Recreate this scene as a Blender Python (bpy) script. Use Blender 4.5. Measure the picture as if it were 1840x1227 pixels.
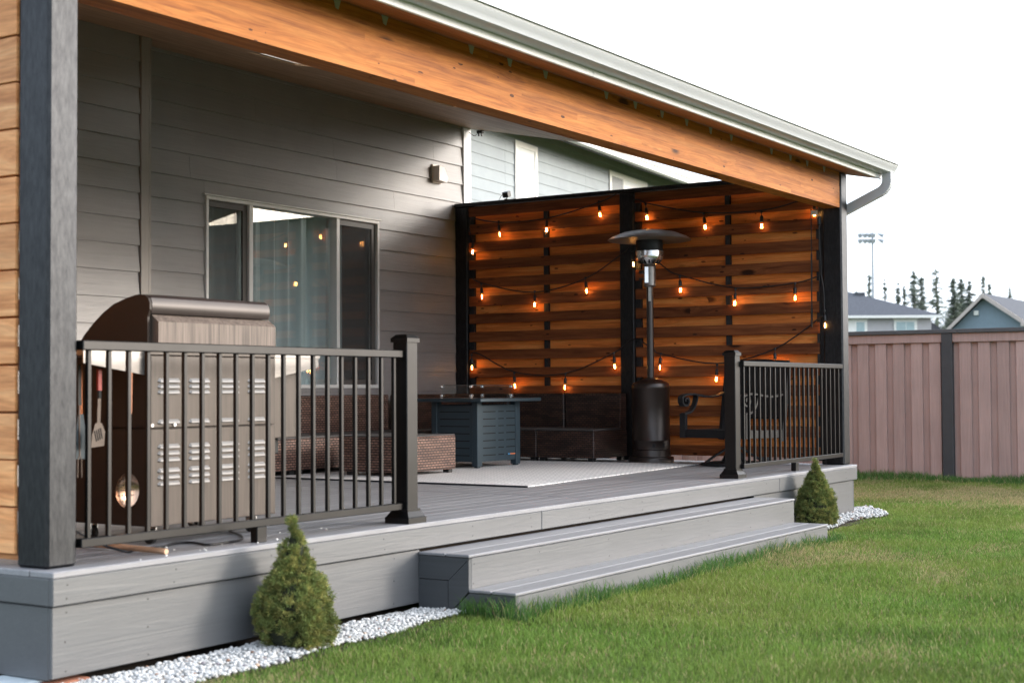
import bpy, math, random
import numpy as np
from mathutils import Vector, Matrix
R_ = math.radians
random.seed(7); rng = np.random.default_rng(7)
for o in list(bpy.data.objects): bpy.data.objects.remove(o)
S = bpy.context.scene
COL = S.collection

# ------------------------------------------------------------------ camera
cam = bpy.data.cameras.new('camera'); co = bpy.data.objects.new('camera', cam); COL.objects.link(co)
right = Vector((.5403849, -.8413977, -.0058354)); down = Vector((.0240777, .0223954, -.9994592)); fwd = Vector((.8410734, .5399522, .032361))
m = Matrix((( right.x, -down.x, -fwd.x, -3.857), (right.y, -down.y, -fwd.y, -4.597), (right.z, -down.z, -fwd.z, .70), (0, 0, 0, 1)))
co.matrix_world = m
cam.lens = 51.72; cam.sensor_width = 36; cam.clip_start = .1; cam.clip_end = 2000
cam.dof.use_dof = True; cam.dof.focus_distance = 11.5; cam.dof.aperture_fstop = 3.2
S.camera = co

# ------------------------------------------------------------------ sky, sun, exposure
SUN_AZ, SUN_EL = R_(-51), R_(12)
W = bpy.data.worlds.new('World'); S.world = W; W.use_nodes = True
wn, wl = W.node_tree.nodes, W.node_tree.links; wn.clear()
wo = wn.new('ShaderNodeOutputWorld'); bg = wn.new('ShaderNodeBackground'); sky = wn.new('ShaderNodeTexSky')
sky.sky_type = 'NISHITA'; sky.sun_disc = False; sky.sun_elevation = SUN_EL; sky.sun_rotation = math.pi/2 - SUN_AZ
sky.dust_density = 4; sky.air_density = 1; sky.ozone_density = 1
wtc = wn.new('ShaderNodeTexCoord'); wno = wn.new('ShaderNodeTexNoise'); wno.inputs['Scale'].default_value = 2.2; wno.inputs['Detail'].default_value = 5
wl.new(wtc.outputs['Generated'], wno.inputs['Vector'])
wr = wn.new('ShaderNodeValToRGB'); wr.color_ramp.elements[0].position = .3; wr.color_ramp.elements[0].color = (7.6, 8.7, 10.2, 1)
wr.color_ramp.elements[1].position = .7; wr.color_ramp.elements[1].color = (8.8, 10.0, 11.6, 1)
wl.new(wno.outputs['Fac'], wr.inputs['Fac'])
wm = wn.new('ShaderNodeMixRGB'); wm.inputs['Fac'].default_value = .7
wl.new(sky.outputs['Color'], wm.inputs['Color1']); wl.new(wr.outputs['Color'], wm.inputs['Color2'])
# broad bright aureole of thin cloud round the low sun
wd = wn.new('ShaderNodeVectorMath'); wd.operation = 'DOT_PRODUCT'; wl.new(wtc.outputs['Generated'], wd.inputs[0])
wd.inputs[1].default_value = (math.cos(SUN_AZ)*math.cos(SUN_EL), math.sin(SUN_AZ)*math.cos(SUN_EL), math.sin(SUN_EL))
wp = wn.new('ShaderNodeMath'); wp.operation = 'MAXIMUM'; wl.new(wd.outputs['Value'], wp.inputs[0]); wp.inputs[1].default_value = 0
wq = wn.new('ShaderNodeMath'); wq.operation = 'POWER'; wl.new(wp.outputs[0], wq.inputs[0]); wq.inputs[1].default_value = 3.2
wg_ = wn.new('ShaderNodeVectorMath'); wg_.operation = 'SCALE'; wg_.inputs[0].default_value = (17.5, 16.6, 15.6); wl.new(wq.outputs[0], wg_.inputs['Scale'])
wa = wn.new('ShaderNodeVectorMath'); wa.operation = 'ADD'; wl.new(wm.outputs['Color'], wa.inputs[0]); wl.new(wg_.outputs[0], wa.inputs[1])
wl.new(wa.outputs[0], bg.inputs['Color']); bg.inputs['Strength'].default_value = .10
wl.new(bg.outputs['Background'], wo.inputs['Surface'])
sl = bpy.data.lights.new('sun', 'SUN'); sl.energy = .85; sl.angle = R_(12); sl.color = (1, .93, .85)
so = bpy.data.objects.new('sun', sl); COL.objects.link(so)
sd = Vector((math.cos(SUN_AZ)*math.cos(SUN_EL), math.sin(SUN_AZ)*math.cos(SUN_EL), math.sin(SUN_EL)))
so.rotation_euler = sd.to_track_quat('Z', 'Y').to_euler(); so.location = (20, -20, 20)
S.view_settings.view_transform = 'Standard'; S.view_settings.look = 'None'; S.view_settings.gamma = 1
S.view_settings.exposure = 1.42
S.cycles.use_denoising = True
S.cycles.max_bounces = 10; S.cycles.transparent_max_bounces = 24; S.cycles.sample_clamp_indirect = 6
S.cycles.caustics_reflective = False; S.cycles.caustics_refractive = False

# ------------------------------------------------------------------ node helpers
class NT:
    def __init__(s, name):
        s.m = bpy.data.materials.new(name); s.m.use_nodes = True
        s.n, s.l = s.m.node_tree.nodes, s.m.node_tree.links
        s.b = s.n['Principled BSDF']; s.out = s.n['Material Output']
    def new(s, t, **k):
        q = s.n.new('ShaderNode'+t)
        for a, v in k.items(): setattr(q, a, v)
        return q
    def link(s, a, b): s.l.new(a, b)
    def coord(s, scale=(1,1,1), rnd=0.0):
        tc = s.new('TexCoord'); mp = s.new('Mapping'); mp.inputs['Scale'].default_value = scale
        s.link(tc.outputs['Object'], mp.inputs['Vector'])
        if rnd:
            g = s.new('NewGeometry'); mu = s.new('VectorMath', operation='SCALE'); cb = s.new('CombineXYZ')
            for i in range(3): s.link(g.outputs['Random Per Island'], cb.inputs[i])
            s.link(cb.outputs[0], mu.inputs[0]); mu.inputs['Scale'].default_value = rnd
            ad = s.new('VectorMath', operation='ADD'); s.link(tc.outputs['Object'], ad.inputs[0]); s.link(mu.outputs[0], ad.inputs[1])
            s.link(ad.outputs[0], mp.inputs['Vector'])
        return mp.outputs['Vector']
    def noise(s, vec, scale, detail=4, rough=.55, dist=0):
        q = s.new('TexNoise'); s.link(vec, q.inputs['Vector']); q.inputs['Scale'].default_value = scale
        q.inputs['Detail'].default_value = detail; q.inputs['Roughness'].default_value = rough; q.inputs['Distortion'].default_value = dist
        return q.outputs['Fac']
    def ramp(s, fac, stops):
        q = s.new('ValToRGB'); r = q.color_ramp
        while len(r.elements) < len(stops): r.elements.new(.5)
        for e, (p, c) in zip(r.elements, stops):
            e.position = p; e.color = (*c, 1) if len(c) == 3 else c
        s.link(fac, q.inputs['Fac']); return q.outputs['Color']
    def mix(s, f, a, b, mode='MIX'):
        q = s.new('MixRGB', blend_type=mode)
        for sock, v in ((q.inputs['Fac'], f), (q.inputs['Color1'], a), (q.inputs['Color2'], b)):
            if isinstance(v, (int, float)): sock.default_value = v
            elif isinstance(v, tuple): sock.default_value = (*v, 1)
            else: s.link(v, sock)
        return q.outputs['Color']
    def math(s, op, a, b=0.0):
        q = s.new('Math', operation=op)
        for i, v in enumerate((a, b)):
            if isinstance(v, (int, float)): q.inputs[i].default_value = v
            else: s.link(v, q.inputs[i])
        return q.outputs[0]
    def rnd(s): return s.new('NewGeometry').outputs['Random Per Island']
    def bump(s, h, strength=.3, dist=.01):
        q = s.new('Bump'); q.inputs['Strength'].default_value = strength; q.inputs['Distance'].default_value = dist
        s.link(h, q.inputs['Height']); s.link(q.outputs['Normal'], s.b.inputs['Normal'])
    def col(s, c):
        if isinstance(c, tuple): s.b.inputs['Base Color'].default_value = (*c, 1)
        else: s.link(c, s.b.inputs['Base Color'])
    def set(s, rough=.6, metal=0.0, spec=.5):
        s.b.inputs['Roughness'].default_value = rough; s.b.inputs['Metallic'].default_value = metal
        s.b.inputs['Specular IOR Level'].default_value = spec
        return s.m

def paint(name, c, rough=.5, var=.12, scale=6, metal=0.0, spec=.5, bump=0.0, bscale=60, stretch=(1,1,1)):
    t = NT(name); v = t.coord(stretch); f = t.noise(v, scale)
    lo = tuple(x*(1-var) for x in c); hi = tuple(min(1, x*(1+var)) for x in c)
    t.col(t.ramp(f, [(.3, lo), (.7, hi)]))
    if bump: t.bump(t.noise(v, bscale, 5, .65), bump, .004)
    return t.set(rough, metal, spec)

def cedar(name, axis, dark, mid, light, knots=True, rough=.6, spec=.3, grain=1.0, hue=.5):
    # long grain along one axis, a different board for every loose piece
    t = NT(name)
    sc = [22*grain]*3; sc[axis] = 1.1
    v = t.coord(tuple(sc), 37.0)
    ks = [7.0]*3; ks[axis] = 2.6
    kv = t.coord(tuple(ks), 37.0)
    vo = t.new('TexVoronoi'); t.link(kv, vo.inputs['Vector']); vo.inputs['Scale'].default_value = .62
    d = vo.outputs['Distance']
    bend = t.math('POWER', t.math('SUBTRACT', 1.0, t.math('MINIMUM', d, 1.0)), 3.0)
    off = t.new('VectorMath', operation='SCALE'); cb = t.new('CombineXYZ')
    for i in range(3):
        if i != axis: t.link(bend, cb.inputs[i])
    t.link(cb.outputs[0], off.inputs[0]); off.inputs['Scale'].default_value = 1.1
    ad = t.new('VectorMath', operation='ADD'); t.link(v, ad.inputs[0]); t.link(off.outputs[0], ad.inputs[1])
    f = t.noise(ad.outputs[0], 1.0, 6, .62, .25)
    fine = t.noise(ad.outputs[0], 4.0, 3, .7)
    c = t.ramp(f, [(.30, dark), (.5, mid), (.70, light)])
    c = t.mix(.5, c, t.ramp(fine, [(.3, (.55, .5, .48)), (.7, (1.25, 1.2, 1.15))]), 'MULTIPLY')
    r = t.rnd()
    c = t.mix(hue, c, t.ramp(r, [(0, (.62, .55, .50)), (.35, (.95, .85, .78)), (.7, (1.1, 1.0, .9)), (1, (1.35, 1.22, 1.05))]), 'MULTIPLY')
    if knots:
        kf = t.math('SUBTRACT', 1.0, t.math('MINIMUM', t.math('MULTIPLY', d, 6.5), 1.0))
        kf = t.math('MULTIPLY', t.math('MINIMUM', t.math('MULTIPLY', kf, 2.2), 1.0), t.math('GREATER_THAN', t.noise(t.coord((1,1,1), 21.), 2.1, 1), .5))
        c = t.mix(kf, c, tuple(x*.30 for x in dark))
    if knots:
        v2 = t.new('TexVoronoi'); t.link(kv, v2.inputs['Vector']); v2.inputs['Scale'].default_value = 1.9
        k2 = t.math('MULTIPLY', t.math('LESS_THAN', v2.outputs['Distance'], .12), t.math('GREATER_THAN', t.noise(t.coord((1,1,1), 9.), 3.3, 1), .47))
        c = t.mix(k2, c, tuple(x*.35 for x in dark))
    t.col(c); t.bump(f, .18, .004)
    return t.set(rough, 0, spec)

def composite(name, c, axis, bump=.25, rough=.5, var=.18, island=.15, spec=.5):
    # embossed wood-grain board (deck, fascia, lap siding)
    t = NT(name); sc = [26.]*3; sc[axis] = 1.3
    v = t.coord(tuple(sc), 23.0); f = t.noise(v, 1.0, 7, .62, 1.6)
    w = t.noise(t.coord((1.7, 1.7, 1.7)), 1.3, 4)
    a = t.ramp(f, [(.3, tuple(x*(1-var) for x in c)), (.7, tuple(x*(1+var) for x in c))])
    a = t.mix(.5, a, t.ramp(w, [(.3, (.84, .84, .86)), (.7, (1.12, 1.11, 1.1))]), 'MULTIPLY')
    a = t.mix(1.0, a, t.ramp(t.rnd(), [(0, (1-island,)*3), (1, (1+island,)*3)]), 'MULTIPLY')
    t.col(a); t.bump(f, bump, .006)
    return t.set(rough, 0, spec)

def emit(name, c, s):
    t = NT(name); e = t.new('Emission'); e.inputs['Color'].default_value = (*c, 1); e.inputs['Strength'].default_value = s
    t.link(e.outputs[0], t.out.inputs['Surface']); return t.m

def glass(name, ior=1.9, tint=(.9, .95, .94), rough=.0, haze=0.0, hazec=(.1, .1, .1)):
    t = NT(name); fr = t.new('Fresnel'); fr.inputs['IOR'].default_value = ior
    tr = t.new('BsdfTransparent'); tr.inputs['Color'].default_value = (*tint, 1)
    gl = t.new('BsdfGlossy'); gl.inputs['Roughness'].default_value = rough; gl.inputs['Color'].default_value = (1, 1, 1, 1)
    ge = t.new('NewGeometry'); t.link(t.math('POWER', ior, t.math('SUBTRACT', 1.0, t.math('MULTIPLY', ge.outputs['Backfacing'], 2.0))), fr.inputs['IOR'])
    mx = t.new('MixShader'); t.link(fr.outputs[0], mx.inputs[0]); t.link(tr.outputs[0], mx.inputs[1]); t.link(gl.outputs[0], mx.inputs[2])
    o = mx.outputs[0]
    if haze:
        di = t.new('BsdfDiffuse'); di.inputs['Color'].default_value = (*hazec, 1)
        m2 = t.new('MixShader'); m2.inputs[0].default_value = haze; t.link(o, m2.inputs[1]); t.link(di.outputs[0], m2.inputs[2]); o = m2.outputs[0]
    t.link(o, t.out.inputs['Surface']); return t.m

def foliage(name, trans=.3, rough=.7):
    t = NT(name); at = t.new('VertexColor'); at.layer_name = 'tint'
    t.col(at.outputs['Color']); t.set(rough, 0, .25)
    tl = t.new('BsdfTranslucent'); t.link(at.outputs['Color'], tl.inputs['Color'])
    mx = t.new('MixShader'); mx.inputs[0].default_value = trans
    t.link(t.b.outputs[0], mx.inputs[1]); t.link(tl.outputs[0], mx.inputs[2]); t.link(mx.outputs[0], t.out.inputs['Surface'])
    return t.m

def wicker(name, strand, dark, gap, top=False):
    t = NT(name); tc = t.new('TexCoord'); sp = t.new('SeparateXYZ'); t.link(tc.outputs['Object'], sp.inputs[0])
    cb = t.new('CombineXYZ')
    if top: t.link(sp.outputs[0], cb.inputs[0]); t.link(sp.outputs[1], cb.inputs[1])
    else:
        t.link(t.math('ADD', sp.outputs[0], sp.outputs[1]), cb.inputs[0]); t.link(sp.outputs[2], cb.inputs[1])
    br = t.new('TexBrick'); br.offset = .5; br.inputs['Scale'].default_value = 1
    br.inputs['Brick Width'].default_value = .044; br.inputs['Row Height'].default_value = .021; br.inputs['Mortar Size'].default_value = .0052; br.inputs['Mortar Smooth'].default_value = .6
    br.inputs['Color1'].default_value = (*strand, 1); br.inputs['Color2'].default_value = (*tuple(x*.72 for x in strand), 1); br.inputs['Mortar'].default_value = (*gap, 1)
    t.link(cb.outputs[0], br.inputs['Vector'])
    sc = t.new('VectorMath', operation='MULTIPLY'); t.link(cb.outputs[0], sc.inputs[0]); sc.inputs[1].default_value = (3, 12, 1)
    n = t.noise(sc.outputs[0], 1.6, 2)
    c = t.mix(t.ramp(n, [(.42, (0,0,0)), (.58, (1,1,1))]), br.outputs['Color'], t.mix(1.0, br.outputs['Color'], dark, 'MULTIPLY'))
    t.col(c); inv = t.math('SUBTRACT', 1.0, br.outputs['Fac']); t.bump(inv, .9, .006)
    return t.set(.42, 0, .5)

# ------------------------------------------------------------------ mesh builder
class MB:
    def __init__(s): s.v = []; s.f = []
    def add(s, vs, fs):
        b = len(s.v); s.v += [tuple(map(float, p)) for p in vs]; s.f += [tuple(i+b for i in q) for q in fs]; return s
    def box(s, x0, y0, z0, x1, y1, z1, b=0.0):
        if x1 < x0: x0, x1 = x1, x0
        if y1 < y0: y0, y1 = y1, y0
        if z1 < z0: z0, z1 = z1, z0
        if b <= 0:
            return s.add([(x0,y0,z0),(x1,y0,z0),(x1,y1,z0),(x0,y1,z0),(x0,y0,z1),(x1,y0,z1),(x1,y1,z1),(x0,y1,z1)],
                         [(0,3,2,1),(4,5,6,7),(0,1,5,4),(1,2,6,5),(2,3,7,6),(3,0,4,7)])
        b = min(b, (x1-x0)*.45, (y1-y0)*.45, (z1-z0)*.45)
        vs, idx = [], {}
        for i, x in enumerate((x0, x1)):
            for j, y in enumerate((y0, y1)):
                for k, z in enumerate((z0, z1)):
                    dx, dy, dz = (b if i == 0 else -b), (b if j == 0 else -b), (b if k == 0 else -b)
                    for a, p in (('x', (x, y+dy, z+dz)), ('y', (x+dx, y, z+dz)), ('z', (x+dx, y+dy, z))):
                        idx[(i,j,k,a)] = len(vs); vs.append(p)
        fs = []
        g = lambda i,j,k,a: idx[(i,j,k,a)]
        for i in (0,1):
            q = [g(i,0,0,'x'), g(i,1,0,'x'), g(i,1,1,'x'), g(i,0,1,'x')]; fs.append(q if i else q[::-1])
        for j in (0,1):
            q = [g(0,j,0,'y'), g(1,j,0,'y'), g(1,j,1,'y'), g(0,j,1,'y')]; fs.append(q[::-1] if j else q)
        for k in (0,1):
            q = [g(0,0,k,'z'), g(1,0,k,'z'), g(1,1,k,'z'), g(0,1,k,'z')]; fs.append(q if k else q[::-1])
        cx, cy, cz = (x0+x1)/2, (y0+y1)/2, (z0+z1)/2
        def orient(q):
            a, bb, c = (Vector(vs[q[0]]), Vector(vs[q[1]]), Vector(vs[q[2]]))
            n = (bb-a).cross(c-a); ctr = sum((Vector(vs[t]) for t in q), Vector())/len(q) - Vector((cx,cy,cz))
            fs.append(q if n.dot(ctr) > 0 else q[::-1])
        for j in (0,1):
            for k in (0,1): orient([g(0,j,k,'y'), g(1,j,k,'y'), g(1,j,k,'z'), g(0,j,k,'z')])
        for i in (0,1):
            for k in (0,1): orient([g(i,0,k,'x'), g(i,1,k,'x'), g(i,1,k,'z'), g(i,0,k,'z')])
        for i in (0,1):
            for j in (0,1): orient([g(i,j,0,'x'), g(i,j,1,'x'), g(i,j,1,'y'), g(i,j,0,'y')])
        for i in (0,1):
            for j in (0,1):
                for k in (0,1): orient([g(i,j,k,'x'), g(i,j,k,'y'), g(i,j,k,'z')])
        return s.add(vs, fs)
    def obox(s, c, ax, ay, az, hx, hy, hz):
        c, ax, ay, az = Vector(c), Vector(ax)*hx, Vector(ay)*hy, Vector(az)*hz
        P = [c+i*ax+j*ay+k*az for k in (-1,1) for j in (-1,1) for i in (-1,1)]
        return s.add([tuple(p) for p in P], [(0,2,3,1),(4,5,7,6),(0,1,5,4),(1,3,7,5),(3,2,6,7),(2,0,4,6)])
    def prism(s, pts, axis, a, b):
        # polygon in the plane of the other two axes, extruded along axis
        n = len(pts)
        def P(p, t):
            return (t, p[0], p[1]) if axis == 0 else ((p[0], t, p[1]) if axis == 1 else (p[0], p[1], t))
        vs = [P(p, a) for p in pts] + [P(p, b) for p in pts]
        area = sum(pts[i][0]*pts[(i+1) % n][1]-pts[(i+1) % n][0]*pts[i][1] for i in range(n))
        flip = (area > 0) != ((b > a) != (axis == 1))
        fs = [tuple(range(n))[::-1], tuple(range(n, 2*n))] + [(i, (i+1) % n, n+(i+1) % n, n+i) for i in range(n)]
        if flip: fs = [q[::-1] for q in fs]
        return s.add(vs, fs)
    def tube(s, pts, r, n=8, flat=None, up=(0,0,1)):
        # flat=(w,h): flat bar instead of a round one
        P = [Vector(p) for p in pts]; L = len(P); rs = r if isinstance(r, (list, tuple)) else [r]*L
        b0 = len(s.v); prev = None; U = Vector(up)
        for i in range(L):
            t = (P[min(i+1, L-1)]-P[max(i-1, 0)]).normalized()
            if prev is None:
                u = U - t*U.dot(t)
                if u.length < 1e-3: u = Vector((1,0,0)) - t*t.x
            else: u = prev - t*prev.dot(t)
            u.normalize(); w = t.cross(u); prev = u
            if flat:
                for a, bb in ((-1,-1),(1,-1),(1,1),(-1,1)): s.v.append(tuple(P[i]+w*a*flat[0]/2+u*bb*flat[1]/2))
            else:
                for k in range(n):
                    q = 2*math.pi*k/n; s.v.append(tuple(P[i]+(u*math.cos(q)+w*math.sin(q))*rs[i]))
        n = 4 if flat else n
        for i in range(L-1):
            for k in range(n):
                s.f.append((b0+i*n+k, b0+i*n+(k+1) % n, b0+(i+1)*n+(k+1) % n, b0+(i+1)*n+k))
        s.f.append(tuple(b0+k for k in range(n))[::-1]); s.f.append(tuple(b0+(L-1)*n+k for k in range(n)))
        return s
    def lathe(s, c, prof, n=24, axis='z'):
        b0 = len(s.v); c = Vector(c)
        for r, z in prof:
            for k in range(n):
                q = 2*math.pi*k/n; x, y = r*math.cos(q), r*math.sin(q)
                p = (x, y, z) if axis == 'z' else ((z, x, y) if axis == 'x' else (x, z, -y))
                s.v.append(tuple(c+Vector(p)))
        L = len(prof)
        for i in range(L-1):
            for k in range(n):
                s.f.append((b0+i*n+k, b0+i*n+(k+1) % n, b0+(i+1)*n+(k+1) % n, b0+(i+1)*n+k))
        if prof[0][0] > 1e-6: s.f.append(tuple(b0+k for k in range(n))[::-1])
        if prof[-1][0] > 1e-6: s.f.append(tuple(b0+(L-1)*n+k for k in range(n)))
        return s
    def build(s, name, mat, parent=None, smooth=None, label=None):
        me = bpy.data.meshes.new(name); off = Vector((0,0,0)); p = parent
        while p is not None: off += p.location; p = p.parent
        vs = [(a-off.x, b-off.y, c-off.z) for a, b, c in s.v]
        me.from_pydata(vs, [], s.f); me.materials.append(mat)
        if smooth is not None:
            me.shade_smooth(); me.set_sharp_from_angle(angle=R_(smooth))
        me.update()
        o = bpy.data.objects.new(name, me); COL.objects.link(o)
        if parent is not None: o.parent = parent
        if label: o['label'] = label
        return o

def thing(name, label, cat, loc=(0,0,0), group=None):
    o = bpy.data.objects.new(name, None); COL.objects.link(o); o.location = loc; o.empty_display_size = .1
    o['label'] = label; o['category'] = cat
    if group: o['group'] = group
    return o
def tag(o, label, cat, group=None):
    o['label'] = label; o['category'] = cat
    if group: o['group'] = group
    return o
def struct(o, kind='structure'): o['kind'] = kind; return o
def np_mesh(name, V, F, mat, tint=None, parent=None):
    # F: (n,k) index array with constant k
    me = bpy.data.meshes.new(name); n, k = F.shape
    me.vertices.add(len(V)); me.vertices.foreach_set('co', V.astype(np.float32).ravel())
    me.loops.add(n*k); me.loops.foreach_set('vertex_index', F.astype(np.int32).ravel())
    me.polygons.add(n); me.polygons.foreach_set('loop_start', np.arange(0, n*k, k, dtype=np.int32))
    try: me.polygons.foreach_set('loop_total', np.full(n, k, dtype=np.int32))
    except Exception: pass
    me.update(calc_edges=True); me.validate()
    if tint is not None:
        a = me.color_attributes.new('tint', 'FLOAT_COLOR', 'POINT')
        a.data.foreach_set('color', np.c_[tint, np.ones(len(V))].astype(np.float32).ravel())
    me.materials.append(mat); o = bpy.data.objects.new(name, me); COL.objects.link(o)
    if parent is not None: o.parent = parent
    return o

# ------------------------------------------------------------------ materials
M = {}
M['deck'] = composite('deck_composite', (.21, .21, .224), 0, .25, .44, .14, .08, .6)
M['fascia'] = composite('fascia_composite', (.080, .084, .091), 0, .2, .44, .06, .04, .75)
M['cheek'] = composite('stair_cheek', (.055, .06, .066), 1, .2, .5, .12, .06)
M['siding'] = composite('greige_siding', (.255, .245, .247), 0, .4, .40, .06, .04)
M['trimgrey'] = composite('greige_trim', (.25, .228, .21), 2, .25, .45, .06, .04)
M['trimwhite'] = paint('white_trim', (.74, .73, .70), .5, .05, 8)
M['beam'] = cedar('fir_beam', 0, (.23, .068, .013), (.43, .152, .031), (.52, .212, .052), True, .6, .2, 1.3, .25)
M['slat'] = cedar('shaded_tone_cedar_slat', 1, (.10, .031, .0125), (.205, .068, .025), (.30, .113, .043), True, .65, .2, 1.1, .6)  # front slats: cedar colour darkened to look shaded against the rear ones
M['slatr'] = cedar('lit_tone_cedar_slat', 1, (.58, .158, .038), (.84, .272, .064), (.92, .40, .12), True, .65, .2, 1.1, .35)  # rear slats: same cedar, light from the gaps put into the colour
M['slat2'] = cedar('weathered_cedar_slat', 1, (.44, .175, .062), (.66, .315, .135), (.76, .44, .22), True, .6, .3, .8, .4)
M['ceil'] = cedar('ceiling_board', 0, (.27, .175, .105), (.37, .25, .16), (.44, .31, .21), False, .55, .3, .8, .3)
M['soffit'] = cedar('soffit_board', 0, (.24, .09, .04), (.36, .16, .075), (.42, .20, .10), False, .55, .3, .7, .2)
t = NT('black_stain'); v = t.coord((30, 30, 8)); f = t.noise(v, 2.0, 6, .7); t.col(t.ramp(f, [(.3, (.027, .028, .031)), (.7, (.052, .054, .058))]))
t.bump(f, .35, .004); M['black'] = t.set(.46, 1.0, .5)
M['blackflat'] = paint('black_batten', (.012, .012, .014), .6, .2, 10)
M['rail'] = paint('bronze_black_aluminium', (.036, .0355, .036), .40, .08, 5, 1.0, .5)
M['white'] = paint('white_gutter', (.50, .515, .54), .35, .03, 4)
M['fasciaw'] = paint('white_fascia', (.64, .645, .66), .5, .05, 5)
M['spout'] = paint('grey_downspout', (.50, .52, .55), .35, .04, 4)
M['alu'] = paint('window_vinyl', (.66, .65, .64), .4, .04, 8)
M['pane'] = glass('window_glass', 2.0, (.94, .965, .965))
M['screen'] = glass('insect_screen', 1.01, (.85, .85, .85), 0, .34, (.15, .155, .16))
M['room'] = paint('dark_room', (.05, .055, .055), .9, .1)
t = NT('sheer_curtain'); v = t.coord((1,1,1)); t.col((.66, .73, .75)); t.set(.9, 0, .1); M['curtain'] = t.m
M['toolsteel'] = paint('dull_tool_steel', (.085, .07, .062), .4, .1, 9, .7)
M['stainless'] = paint('stainless', (.27, .255, .245), .42, .06, 9, .9, .5, .12, 50, (1, 1, 12))
M['bbqpanel'] = paint('brushed_taupe_steel', (.086, .066, .054), .46, .2, 5, .12, .5, .10, 60, (14, 14, .7))
M['bbqlid'] = paint('bronze_lid_enamel', (.036, .026, .024), .40, .2, 6, .2, .5)
M['bbqside'] = paint('dark_brown_enamel', (.026, .017, .013), .55, .1, 6, 0, .35)
M['louver'] = paint('bright_louver', (.27, .255, .245), .42, .06, 9, .35)
M['streak'] = paint('streaked_steel', (.135, .105, .088), .55, .5, 6, .05, .3, .1, 40, (14, 14, .4))
M['rubber'] = paint('black_rubber', (.012, .012, .012), .6, .1)
M['zinc'] = paint('zinc_fork', (.65, .65, .66), .35, .1, 20, .9)
M['copper'] = paint('polished_spoon', (.40, .27, .20), .22, .08, 9, 1)
M['red'] = paint('red_handle', (.30, .02, .015), .4, .1)
M['orange'] = paint('orange_handle', (.48, .16, .06), .45, .1)
M['stick'] = cedar('wooden_stick', 1, (.42, .24, .14), (.58, .38, .25), (.68, .48, .34), False, .6, .3, .8, .1)
M['cable'] = paint('black_cable', (.010, .010, .012), .45, .1)
M['bulbglass'] = glass('bulb_glass', 1.35, (1, .93, .84), .02)
M['filament'] = emit('lit_filament', (1, .46, .12), 38)
M['fire'] = paint('blue_grey_steel', (.027, .047, .062), .45, .1, 5, .15, .5)
M['slot'] = paint('dark_slot', (.004, .004, .005), .8, .1)
M['clearglass'] = glass('wind_guard_glass', 1.35, (.93, .97, .97))
M['clip'] = paint('chrome_clip', (.75, .75, .76), .2, .05, 9, .9)
M['sticker_b'] = paint('blue_tab', (.05, .30, .62), .5, .05)
M['sticker_o'] = paint('orange_tab', (.80, .22, .08), .5, .05)
M['wick'] = wicker('brown_wicker', (.30, .165, .125), (.62, .60, .62), (.012, .008, .007))
M['wickd'] = wicker('dark_brown_wicker', (.105, .052, .037), (.42, .42, .46), (.008, .005, .005))
M['seattop'] = paint('dark_grey_seat_mesh', (.065, .06, .06), .7, .1, 20)
t = NT('woven_rug'); tc = t.new('TexCoord'); mp = t.new('Mapping'); t.link(tc.outputs['Object'], mp.inputs['Vector']); mp.inputs['Rotation'].default_value = (0, 0, R_(45)); mp.inputs['Scale'].default_value = (10, 10, 10)
ck = t.new('TexChecker'); ck.inputs['Scale'].default_value = 1.6; t.link(mp.outputs[0], ck.inputs['Vector']); ck.inputs['Color1'].default_value = (.74, .72, .71, 1); ck.inputs['Color2'].default_value = (.28, .275, .29, 1)
wv = t.new('TexWave', bands_direction='X'); t.link(t.coord((1,1,1)), wv.inputs['Vector']); wv.inputs['Scale'].default_value = 9; wv.inputs['Distortion'].default_value = .4
t.col(t.mix(.45, ck.outputs['Color'], t.ramp(wv.outputs['Fac'], [(.3, (.86, .84, .82)), (.6, (.58, .57, .58))]))); t.bump(ck.outputs['Fac'], .6, .006); M['rug'] = t.set(.95, 0, .1)
M['binding'] = paint('dark_binding', (.02, .02, .025), .8, .1)
t = NT('hammered_bronze'); v = t.coord((1,1,1)); f = t.noise(v, 130, 3); t.col(t.ramp(t.noise(v, 5), [(.3, (.022, .014, .012)), (.7, (.036, .024, .02))])); t.bump(f, .35, .003); M['heater'] = t.set(.3, .35, .6)
M['heatpole'] = paint('bronze_pole', (.05, .042, .04), .3, .08, 6, .4)
M['hood'] = paint('grey_aluminium_hood', (.30, .275, .26), .38, .06, 5, .55)
M['burner'] = paint('dark_burner_mesh', (.022, .024, .026), .5, .3, 90, .6)
M['chair'] = paint('black_cast_aluminium', (.016, .016, .018), .5, .12, 8, .1, .25)
M['sling'] = paint('black_sling', (.010, .011, .013), .75, .1, 40)
M['fence'] = composite('mauve_brown_fence', (.37, .255, .228), 2, .25, .7, .12, .13, .25)
M['fencetop'] = paint('charcoal_fence_post', (.035, .038, .042), .6, .1, 10)
M['fencecap'] = paint('charcoal_fence_cap', (.06, .062, .066), .6, .1, 10)
M['nsiding'] = composite('pale_blue_siding', (.27, .305, .325), 0, .15, .55, .03, .02, .3)
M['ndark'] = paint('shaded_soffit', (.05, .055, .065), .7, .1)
M['gutter2'] = paint('cream_gutter', (.62, .60, .57), .5, .05)
M['roof'] = paint('charcoal_shingle', (.075, .08, .095), .85, .28, 14, 0, .2, .4, 40)
M['hsid'] = paint('pale_mauve_siding', (.40, .385, .40), .7, .05, 6)
M['bsid'] = paint('blue_siding', (.17, .225, .27), .7, .05, 6)
M['tan'] = paint('tan_trim', (.42, .36, .33), .6, .05)
M['hglass'] = paint('pale_window', (.35, .45, .47), .15, .1, 4, 0, .8)
M['galv'] = paint('galvanised', (.36, .38, .42), .5, .06)
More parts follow.
